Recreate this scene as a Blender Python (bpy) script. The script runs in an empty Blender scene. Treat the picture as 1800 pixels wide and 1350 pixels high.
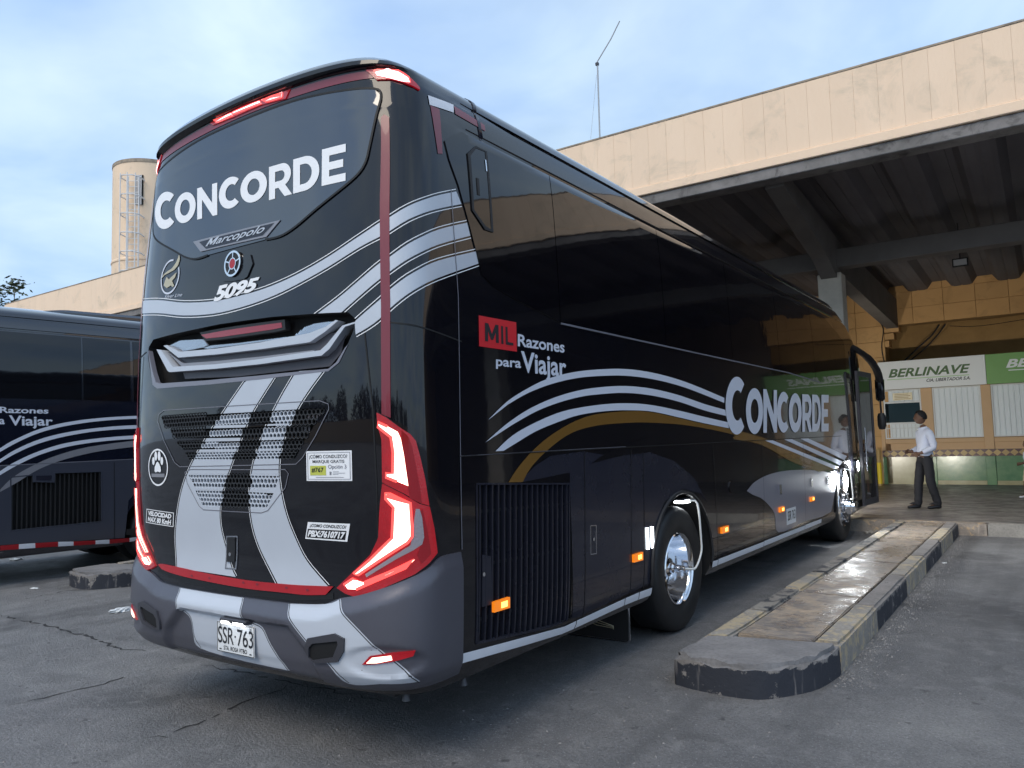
import bpy, bmesh, math, random
import numpy as np
from mathutils import Vector, Matrix
random.seed(11)
SC = bpy.context.scene
COL = SC.collection
R = math.radians

# ------------------------------------------------------------------ camera
cd = bpy.data.cameras.new('camera'); cam = bpy.data.objects.new('camera', cd); COL.objects.link(cam); SC.camera = cam
def cam_axes(yaw, pitch, roll):
    f = Vector((-math.sin(yaw) * math.cos(pitch), math.cos(yaw) * math.cos(pitch), math.sin(pitch)))
    r = Vector((math.cos(yaw), math.sin(yaw), 0)); u = r.cross(f)
    return r * math.cos(roll) + u * math.sin(roll), -r * math.sin(roll) + u * math.cos(roll), f
cr, cu, cf = cam_axes(R(34.7126), R(4.3987), R(-1.5801))
cam.matrix_world = Matrix(((cr.x, cu.x, -cf.x, 3.87), (cr.y, cu.y, -cf.y, -2.70), (cr.z, cu.z, -cf.z, 1.60), (0, 0, 0, 1)))
cd.sensor_fit = 'HORIZONTAL'; cd.sensor_width = 36; cd.lens = 27.12; cd.clip_start = .05; cd.clip_end = 900

# ------------------------------------------------------------------ sky, sun, exposure
SUN_AZ, SUN_EL = R(178), R(50)          # compass-like: direction TO the sun, clockwise from +Y
wd = bpy.data.worlds.new('World'); SC.world = wd; wd.use_nodes = True
nt = wd.node_tree; N = nt.nodes; L = nt.links
bg = N['Background']; bg.inputs['Strength'].default_value = .12
sky = N.new('ShaderNodeTexSky'); sky.sky_type = 'NISHITA'; sky.sun_disc = False
sky.sun_elevation = SUN_EL; sky.sun_rotation = SUN_AZ; sky.altitude = 10; sky.air_density = 1.0; sky.dust_density = 1.2; sky.ozone_density = 1.6
tc = N.new('ShaderNodeTexCoord')
sep = N.new('ShaderNodeSeparateXYZ'); L.new(tc.outputs['Generated'], sep.inputs[0])
def wmath(op, a, b=None):
    m = N.new('ShaderNodeMath'); m.operation = op
    for i, q in enumerate((a, b)):
        if q is None: continue
        if isinstance(q, (int, float)): m.inputs[i].default_value = q
        else: L.new(q, m.inputs[i])
    return m.outputs[0]
zc = wmath('ADD', wmath('MAXIMUM', sep.outputs[2], 0.0), .22)
cmb = N.new('ShaderNodeCombineXYZ'); L.new(wmath('DIVIDE', sep.outputs[0], zc), cmb.inputs[0]); L.new(wmath('DIVIDE', sep.outputs[1], zc), cmb.inputs[1])
n1 = N.new('ShaderNodeTexNoise'); L.new(cmb.outputs[0], n1.inputs['Vector'])
n1.inputs['Scale'].default_value = 1.05; n1.inputs['Detail'].default_value = 6; n1.inputs['Roughness'].default_value = .52; n1.inputs['Distortion'].default_value = .5
cr1 = N.new('ShaderNodeValToRGB'); L.new(n1.outputs['Fac'], cr1.inputs[0])
cr1.color_ramp.elements[0].position = .36; cr1.color_ramp.elements[1].position = .68
cr1.color_ramp.elements[0].color = (0, 0, 0, 1); cr1.color_ramp.elements[1].color = (1, 1, 1, 1)
n2 = N.new('ShaderNodeTexNoise'); L.new(cmb.outputs[0], n2.inputs['Vector'])
n2.inputs['Scale'].default_value = 2.3; n2.inputs['Detail'].default_value = 5; n2.inputs['Distortion'].default_value = .3
cr2 = N.new('ShaderNodeValToRGB'); L.new(n2.outputs['Fac'], cr2.inputs[0])
cr2.color_ramp.elements[0].position = .35; cr2.color_ramp.elements[0].color = (3.5, 5.0, 7.6, 1)
cr2.color_ramp.elements[1].position = .70; cr2.color_ramp.elements[1].color = (5.6, 6.9, 8.1, 1)
mul = N.new('ShaderNodeMix'); mul.data_type = 'RGBA'; mul.blend_type = 'MULTIPLY'; mul.inputs[0].default_value = 1
L.new(sky.outputs[0], mul.inputs[6]); mul.inputs[7].default_value = (1.0, 1.1, 1.02, 1)
SKY_MUL = mul.inputs[7]
mix = N.new('ShaderNodeMix'); mix.data_type = 'RGBA'
L.new(wmath('ADD', wmath('MULTIPLY', cr1.outputs[0], .42), .55), mix.inputs[0]); L.new(mul.outputs[2], mix.inputs[6]); L.new(cr2.outputs[0], mix.inputs[7])
L.new(mix.outputs[2], bg.inputs['Color'])
sl = bpy.data.lights.new('sun', 'SUN'); sl.energy = 1.5; sl.angle = R(34); sl.color = (1, .87, .70)
so = bpy.data.objects.new('sun', sl); COL.objects.link(so)
sd = Vector((math.sin(SUN_AZ) * math.cos(SUN_EL), math.cos(SUN_AZ) * math.cos(SUN_EL), math.sin(SUN_EL)))
so.rotation_euler = sd.to_track_quat('Z', 'Y').to_euler(); so.location = (0, 0, 40)
SC.view_settings.view_transform = 'Standard'; SC.view_settings.look = 'None'; SC.view_settings.gamma = 1; SC.view_settings.exposure = .35
SC.view_settings.use_curve_mapping = False
SC.cycles.use_denoising = True; SC.cycles.max_bounces = 6; SC.cycles.diffuse_bounces = 3; SC.cycles.glossy_bounces = 4; SC.cycles.use_adaptive_sampling = True; SC.cycles.adaptive_threshold = .025; SC.cycles.transmission_bounces = 4
SC.cycles.caustics_reflective = False; SC.cycles.caustics_refractive = False; SC.cycles.sample_clamp_indirect = 6

# ------------------------------------------------------------------ materials
M = {}
def nd(t, kind): return t.nodes.new(kind)
def mat(name, col, rough=.5, metal=0., coat=0., bump=0., bscale=40., var=0., vscale=6., emit=None, estr=0., rvar=0., spec=.5, col2=None, obj=False, detail=5, stretch=None, distort=0., ior=1.5, cior=1.5, world=False, stain=None):
    """Principled material; var mixes toward col2 (or a darker tone) by noise, bump adds fine relief, rvar varies gloss."""
    m = bpy.data.materials.new(name); m.use_nodes = True; t = m.node_tree; b = t.nodes['Principled BSDF']
    b.inputs['Base Color'].default_value = (*col, 1); b.inputs['Roughness'].default_value = rough; b.inputs['Metallic'].default_value = metal
    b.inputs['Coat Weight'].default_value = coat; b.inputs['Coat Roughness'].default_value = .03; b.inputs['IOR'].default_value = ior; b.inputs['Coat IOR'].default_value = cior; b.inputs['Specular IOR Level'].default_value = spec
    if emit: b.inputs['Emission Color'].default_value = (*emit, 1); b.inputs['Emission Strength'].default_value = estr
    if var or bump or rvar:
        co = nd(t, 'ShaderNodeTexCoord'); src = nd(t, 'ShaderNodeNewGeometry').outputs['Position'] if world else co.outputs['Object']; raw = src
        if stretch:
            mp = nd(t, 'ShaderNodeMapping'); mp.inputs['Scale'].default_value = stretch; t.links.new(src, mp.inputs[0]); src = mp.outputs[0]
        if var:
            n = nd(t, 'ShaderNodeTexNoise'); n.inputs['Scale'].default_value = vscale; n.inputs['Detail'].default_value = detail; n.inputs['Roughness'].default_value = .62; n.inputs['Distortion'].default_value = distort
            t.links.new(src, n.inputs['Vector'])
            rp = nd(t, 'ShaderNodeMapRange'); rp.inputs[1].default_value = .38; rp.inputs[2].default_value = .66; rp.inputs[4].default_value = var; t.links.new(n.outputs['Fac'], rp.inputs[0])
            mx = nd(t, 'ShaderNodeMix'); mx.data_type = 'RGBA'; mx.inputs[6].default_value = (*col, 1); mx.inputs[7].default_value = (*(col2 or tuple(c * .45 for c in col)), 1)
            t.links.new(rp.outputs[0], mx.inputs[0]); out = mx.outputs[2]
            if obj:
                oi = nd(t, 'ShaderNodeObjectInfo'); r2 = nd(t, 'ShaderNodeMapRange'); r2.inputs[3].default_value = 1 - obj; r2.inputs[4].default_value = 1 + obj * .6; t.links.new(oi.outputs['Random'], r2.inputs[0])
                m2 = nd(t, 'ShaderNodeMix'); m2.data_type = 'RGBA'; m2.blend_type = 'MULTIPLY'; m2.inputs[0].default_value = 1; t.links.new(out, m2.inputs[6]); t.links.new(r2.outputs[0], m2.inputs[7]); out = m2.outputs[2]
            if stain:
                n = nd(t, 'ShaderNodeTexNoise'); n.inputs['Scale'].default_value = stain[1]; n.inputs['Detail'].default_value = 8; n.inputs['Roughness'].default_value = .68; n.inputs['Distortion'].default_value = .7; t.links.new(raw, n.inputs['Vector'])
                rp = nd(t, 'ShaderNodeMapRange'); rp.inputs[1].default_value = .53; rp.inputs[2].default_value = .70; rp.inputs[4].default_value = stain[2]; t.links.new(n.outputs['Fac'], rp.inputs[0])
                m3 = nd(t, 'ShaderNodeMix'); m3.data_type = 'RGBA'; t.links.new(rp.outputs[0], m3.inputs[0]); t.links.new(out, m3.inputs[6]); m3.inputs[7].default_value = (*stain[0], 1); out = m3.outputs[2]
            t.links.new(out, b.inputs['Base Color'])
        if rvar:
            n = nd(t, 'ShaderNodeTexNoise'); n.inputs['Scale'].default_value = vscale * .8 + .3; n.inputs['Detail'].default_value = 4; t.links.new(src, n.inputs['Vector'])
            rp = nd(t, 'ShaderNodeMapRange'); rp.inputs[1].default_value = .35; rp.inputs[2].default_value = .7; rp.inputs[3].default_value = max(rough - rvar, .02); rp.inputs[4].default_value = rough + rvar; t.links.new(n.outputs['Fac'], rp.inputs[0]); t.links.new(rp.outputs[0], b.inputs['Roughness'])
        if bump:
            n = nd(t, 'ShaderNodeTexNoise'); n.inputs['Scale'].default_value = bscale; n.inputs['Detail'].default_value = 4; t.links.new(src, n.inputs['Vector'])
            bp = nd(t, 'ShaderNodeBump'); bp.inputs['Strength'].default_value = 1; bp.inputs['Distance'].default_value = bump; t.links.new(n.outputs['Fac'], bp.inputs['Height'])
            t.links.new(bp.outputs[0], b.inputs['Normal'])
            if coat: t.links.new(bp.outputs[0], b.inputs['Coat Normal'])
    M[name] = m; return m
mat('paint', (.005, .005, .008), .18, spec=.08, coat=1., cior=1.5, bump=.0009, bscale=1.7, rvar=.05, vscale=2.0)
def dusty(m, dust, z0, z1, amount):
    t = m.node_tree; b = t.nodes['Principled BSDF']; g = nd(t, 'ShaderNodeNewGeometry'); sx = nd(t, 'ShaderNodeSeparateXYZ'); t.links.new(g.outputs['Position'], sx.inputs[0])
    r = nd(t, 'ShaderNodeMapRange'); r.inputs[1].default_value = z0; r.inputs[2].default_value = z1; r.inputs[3].default_value = amount; r.inputs[4].default_value = amount * .12; t.links.new(sx.outputs[2], r.inputs[0])
    n = nd(t, 'ShaderNodeTexNoise'); n.inputs['Scale'].default_value = 3.2; n.inputs['Detail'].default_value = 9; n.inputs['Roughness'].default_value = .7; t.links.new(g.outputs['Position'], n.inputs['Vector'])
    q = nd(t, 'ShaderNodeMapRange'); q.inputs[1].default_value = .38; q.inputs[2].default_value = .72; t.links.new(n.outputs['Fac'], q.inputs[0])
    k = nd(t, 'ShaderNodeMath'); k.operation = 'MULTIPLY'; t.links.new(r.outputs[0], k.inputs[0]); t.links.new(q.outputs[0], k.inputs[1])
    x = nd(t, 'ShaderNodeMix'); x.data_type = 'RGBA'; x.inputs[6].default_value = b.inputs['Base Color'].default_value; x.inputs[7].default_value = (*dust, 1); t.links.new(k.outputs[0], x.inputs[0])
    if b.inputs['Base Color'].is_linked: t.links.new(b.inputs['Base Color'].links[0].from_socket, x.inputs[6])
    t.links.new(x.outputs[2], b.inputs['Base Color'])
    c = nd(t, 'ShaderNodeMath'); c.operation = 'SUBTRACT'; c.inputs[0].default_value = b.inputs['Coat Weight'].default_value; t.links.new(k.outputs[0], c.inputs[1]); c.use_clamp = True; t.links.new(c.outputs[0], b.inputs['Coat Weight'])
dusty(M['paint'], (.055, .056, .062), .4, 1.1, .20)
mat('paint2', (.008, .010, .020), .14, coat=1., cior=1.65, bump=.0012, bscale=1.5, rvar=.05)
mat('panel_dark', (.020, .021, .033), .25, spec=.2, coat=.35, rvar=.08, vscale=3)
mat('panel_grey', (.21, .21, .255), .34, metal=.1, coat=.25)
mat('panel_slate', (.045, .05, .07), .3, coat=.3)
mat('bumper', (.10, .10, .125), .38, metal=.35, coat=.25, var=.25, vscale=5, col2=(.09, .09, .11))
dusty(M['bumper'], (.15, .15, .155), .38, .8, .40); dusty(M['panel_dark'], (.06, .06, .066), .4, 1.2, .25)
mat('silver', (.55, .59, .66), .36, metal=.1, coat=.2, var=.2, vscale=4, col2=(.47, .50, .57))
mat('silver_dark', (.28, .28, .31), .35, metal=.3)
mat('white_vinyl', (.90, .91, .94), .35)
mat('side_white', (.66, .69, .78), .3, coat=.2)
mat('tape_white', (.82, .83, .88), .4, var=.2, vscale=15, col2=(.65, .66, .72))
mat('tape_red', (.42, .012, .02), .35, var=.25, vscale=20, col2=(.30, .01, .015))
mat('block_red', (.66, .02, .03), .4)
mat('tape_red_dull', (.20, .02, .035), .3, coat=.4)
mat('brown', (.19, .095, .02), .25, coat=.4)
mat('gold', (.55, .48, .33), .35, metal=.3)
mat('glass', (.003, .003, .005), .03, ior=1.6, bump=.0035, bscale=.9)
mat('glass_rear', (.010, .016, .032), .05, ior=2.1, bump=.0006, bscale=2)
mat('seam', (.002, .002, .003), .6)
mat('seam_light', (.16, .16, .19), .35)
mat('cavity', (.004, .004, .005), .8)
mat('rubber', (.012, .012, .013), .55, bump=.001, bscale=60, var=.4, vscale=9, col2=(.03, .03, .03))
mat('matte', (.012, .012, .014), .55)
mat('plastic_grey', (.045, .045, .055), .4)
mat('chrome', (.78, .79, .82), .10, metal=1.)
mat('chrome_soft', (.62, .63, .67), .22, metal=1.)
mat('red_lens', (.20, .003, .008), .14, coat=.9, emit=(1, .006, .025), estr=.17, bump=.0015, bscale=140, var=.8, vscale=9, col2=(.05, .001, .003))  # even emission stands in for lamp light scattered inside the lens
mat('red_dark', (.10, .002, .006), .10, coat=.8, emit=(1, .006, .025), estr=.10)
mat('red_unlit', (.24, .005, .014), .2, coat=.6, emit=(1, .02, .03), estr=.03)  # faint emission added to the red, though this lens is not lit
mat('intake_grey', (.085, .08, .095), .45)
mat('glow', (.9, .6, .55), .4, emit=(1., .52, .42), estr=3.2)
mat('glow_top', (.9, .6, .6), .4, emit=(1., .50, .52), estr=3.0)
mat('clear_lens', (.42, .38, .42), .15, metal=.4, coat=.6, bump=.002, bscale=120)
mat('led_white', (.9, .9, .9), .4, emit=(.86, .94, 1.), estr=5)
mat('head_white', (.9, .9, .9), .4, emit=(.93, .97, 1.), estr=110)
mat('well_white', (.9, .9, .9), .4, emit=(.93, .97, 1.), estr=14)
mat('guide_glow', (.5, .02, .02), .3, emit=(1., .10, .09), estr=1.2)  # emissive red ring standing in for guide light spreading into the lens
mat('plate_glow', (.9, .9, .9), .4, emit=(.95, .97, 1.), estr=6)
mat('amber', (.7, .2, .01), .25, coat=.6, emit=(1., .23, .01), estr=.55)
mat('amber_core', (.9, .5, .1), .3, emit=(1., .55, .10), estr=2.6)
mat('plate', (.72, .74, .76), .4)
mat('ink', (.012, .013, .018), .5)
mat('lime', (.55, .58, .10), .5)
# place
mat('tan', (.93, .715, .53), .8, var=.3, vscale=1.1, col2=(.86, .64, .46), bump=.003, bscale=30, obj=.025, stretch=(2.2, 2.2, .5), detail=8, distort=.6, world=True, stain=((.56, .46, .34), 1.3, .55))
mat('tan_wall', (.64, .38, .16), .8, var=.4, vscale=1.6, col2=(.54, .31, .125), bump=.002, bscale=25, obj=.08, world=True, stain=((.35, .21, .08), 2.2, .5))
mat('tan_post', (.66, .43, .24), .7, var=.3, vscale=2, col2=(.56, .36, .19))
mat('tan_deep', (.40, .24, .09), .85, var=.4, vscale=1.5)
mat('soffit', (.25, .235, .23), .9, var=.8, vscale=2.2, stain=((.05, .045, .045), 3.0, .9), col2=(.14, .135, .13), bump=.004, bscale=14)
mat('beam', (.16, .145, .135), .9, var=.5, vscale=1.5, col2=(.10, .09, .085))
mat('column', (.60, .53, .44), .8, var=.4, vscale=2)
mat('sheet', (.135, .125, .135), .8, var=.6, vscale=1.2, col2=(.07, .065, .07), stretch=(1, .3, 1), world=True)
mat('roof_top', (.2, .19, .18), .9)
mat('sign_white', (.84, .85, .83), .4, var=.12, vscale=1, col2=(.78, .80, .76))
mat('sign_green', (.20, .40, .11), .4, var=.15, vscale=1)
mat('sign_dgreen', (.075, .15, .045), .5)
mat('sign_lgreen', (.42, .62, .28), .5)
mat('curtain', (.80, .84, .85), .6, var=.2, vscale=3, col2=(.66, .70, .71), stretch=(1, 1, .15))
mat('frame_white', (.72, .73, .72), .5)
mat('win_dark', (.03, .055, .07), .08, spec=.6)
mat('green_tile', (.10, .22, .11), .18, var=.7, vscale=3.2, col2=(.20, .34, .17), bump=.001, bscale=9)
mat('cream_tile', (.42, .38, .22), .2, var=.5, vscale=4, col2=(.30, .27, .13))
mat('maroon', (.085, .028, .03), .4)
mat('diamond', (.52, .34, .12), .4, var=.3, vscale=3, obj=.12)
mat('tower', (.92, .70, .51), .85, var=.4, vscale=.7, col2=(.66, .53, .38), stretch=(1, 1, .25), stain=((.42, .36, .28), 1.1, .6))
mat('grime', (.42, .34, .26), .9, var=.8, vscale=5, col2=(.16, .14, .12), world=True)
mat('ladder', (.75, .73, .72), .6)
mat('bark', (.10, .075, .055), .9)
mat('leaf', (.06, .085, .045), .7, var=.4, vscale=2)
mat('steel', (.45, .46, .47), .5, metal=.5)
mat('skin', (.17, .088, .055), .5, var=.3, vscale=14, col2=(.12, .06, .04))
mat('hair', (.008, .007, .007), .7)
mat('shirt', (.68, .72, .84), .8, bump=.01, bscale=9)
mat('trousers', (.012, .012, .016), .75, bump=.01, bscale=8)
mat('shoe', (.01, .01, .012), .35)
mat('shoe_white', (.75, .76, .78), .6)
mat('shorts', (.62, .52, .36), .8)
mat('right_wall', (.16, .12, .09), .85, var=.5, vscale=.6)
mat('litter', (.75, .78, .8), .5)
mat('crack', (.035, .035, .037), .95)

# ---- analytic skin of the coach: point on the body for arc length s (0 = rear centre, + = right side) and height v
B_HW, B_LEN = 1.28, 12.45
def _plan():
    xs = np.concatenate([np.linspace(0, 1.0, 60), 1.0 + .28 * (1 - (1 - np.linspace(0, 1, 140)) ** 3)[1:]])
    ys = .03 * xs ** 2 + .5 * (1 - np.maximum(1 - (xs / B_HW) ** 6.5, 0) ** (1 / 6.5))
    rear = np.stack([xs, ys], 1)
    side = np.stack([np.full(60, B_HW), np.linspace(ys[-1], B_LEN - .95, 61)[1:]], 1)
    t = np.linspace(0, 1, 120)[1:]
    fx = B_HW * (1 - t ** 3.2)
    fy = B_LEN - .35 * (fx / B_HW) ** 2 - .60 * (1 - np.maximum(1 - (fx / B_HW) ** 5, 0) ** .2)
    front = np.stack([fx, fy], 1)
    p = np.concatenate([rear, side, front])
    s = np.concatenate([[0], np.cumsum(np.linalg.norm(np.diff(p, axis=0), axis=1))])
    return s, p[:, 0], p[:, 1]
PL_S, PL_X, PL_Y = _plan()
S_END = PL_S[-1]
PROF = np.array([  # v, half width, rear setback, front setback
 (.36, 1.225, .13, .10), (.42, 1.258, .07, .05), (.50, 1.272, .045, .02), (.62, 1.28, .035, 0), (.80, 1.284, .045, 0), (1.0, 1.285, .06, 0),
 (1.30, 1.285, .045, .02), (1.55, 1.284, .037, .04), (1.80, 1.282, .032, .07), (2.20, 1.276, .036, .13), (2.40, 1.272, .042, .17), (2.75, 1.262, .06, .27),
 (3.0, 1.252, .08, .42), (3.2, 1.24, .095, .66), (3.33, 1.228, .105, .95), (3.385, 1.222, .11, 1.1), (3.392, 1.209, .11, 1.12), (3.412, 1.209, .112, 1.18), (3.42, 1.217, .113, 1.2),
 (3.50, 1.206, .118, 1.5), (3.545, 1.195, .12, 1.66), (3.55, 1.176, .12, 1.68), (3.575, 1.170, .122, 1.78), (3.58, 1.182, .122, 1.8),
 (3.61, 1.17, .122, 1.9), (3.628, 1.16, .085, 1.96), (3.65, 1.14, .082, 2.05), (3.68, 1.09, .10, 2.2), (3.705, 1.02, .135, 2.4), (3.73, .90, .21, 2.7), (3.75, .70, .38, 3.1), (3.76, .40, .64, 3.6), (3.763, .0, 1.0, 4.2)])
def _dense(P):
    lo = P[P[:, 0] <= 3.3301]; hi = P[P[:, 0] > 3.3301]
    x = lo[:, 0]; vs = np.unique(np.round(np.concatenate([np.arange(.36, 3.33, .06), x]), 4)); out = [vs]
    for c in (1, 2, 3):
        y = lo[:, c]; d = np.diff(y) / np.diff(x); m = np.zeros(len(x)); m[0] = d[0]; m[-1] = d[-1]
        for i in range(1, len(x) - 1):
            m[i] = 0 if d[i - 1] * d[i] <= 0 else 2 * d[i - 1] * d[i] / (d[i - 1] + d[i])
        k = np.clip(np.searchsorted(x, vs, side='right') - 1, 0, len(x) - 2)
        h = x[k + 1] - x[k]; t = (vs - x[k]) / h
        out.append((2*t**3 - 3*t**2 + 1)*y[k] + (t**3 - 2*t**2 + t)*h*m[k] + (-2*t**3 + 3*t**2)*y[k + 1] + (t**3 - t**2)*h*m[k + 1])
    return np.concatenate([np.stack(out, 1), hi])
PROF = _dense(PROF)
PROF_S = PROF[~(((PROF[:, 0] > 3.386) & (PROF[:, 0] < 3.415)) | ((PROF[:, 0] > 3.546) & (PROF[:, 0] < 3.578)))]
def body_P(s, v, off=0.0):
    a = abs(s); sg = 1.0 if s >= 0 else -1.0
    bx = np.interp(a, PL_S, PL_X); by = np.interp(a, PL_S, PL_Y)
    g = min(max((a - 1.75) / .25, 0), 1); hw = np.interp(v, PROF[:, 0], PROF[:, 1]) * g + np.interp(v, PROF_S[:, 0], PROF_S[:, 1]) * (1 - g); r = np.interp(v, PROF[:, 0], PROF[:, 2]); e = min(max((a - 1.28) / .45, 0), 1); e = e * e * (3 - 2 * e) * (1 if v < 3.6 else max(0, 1 - (v - 3.6) / .04)); r = r * (1 - e) + .05 * e; f = np.interp(v, PROF[:, 0], PROF[:, 3])
    k = min(max((by - 8.5) / (B_LEN - 8.5), 0), 1); k = k * k * (3 - 2 * k)
    c = min(max((v - 2.9) / .75, 0), 1); c = c * c * (3 - 2 * c)
    x = bx * hw / B_HW
    p = np.array([sg * x, by + r * (1 - k) - f * k, v + .065 * c * (1 - (x / 1.2) ** 2)])
    return p if not off else p + off * body_N(s, v)
def body_N(s, v):
    h = .012; du = body_P(s + h, v) - body_P(s - h, v)
    k = .05 if v < 3.3 else .008
    dv = body_P(s, min(v + k, 3.76)) - body_P(s, max(v - k, .36))
    n = np.cross(du, dv); return n / np.linalg.norm(n)

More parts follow.
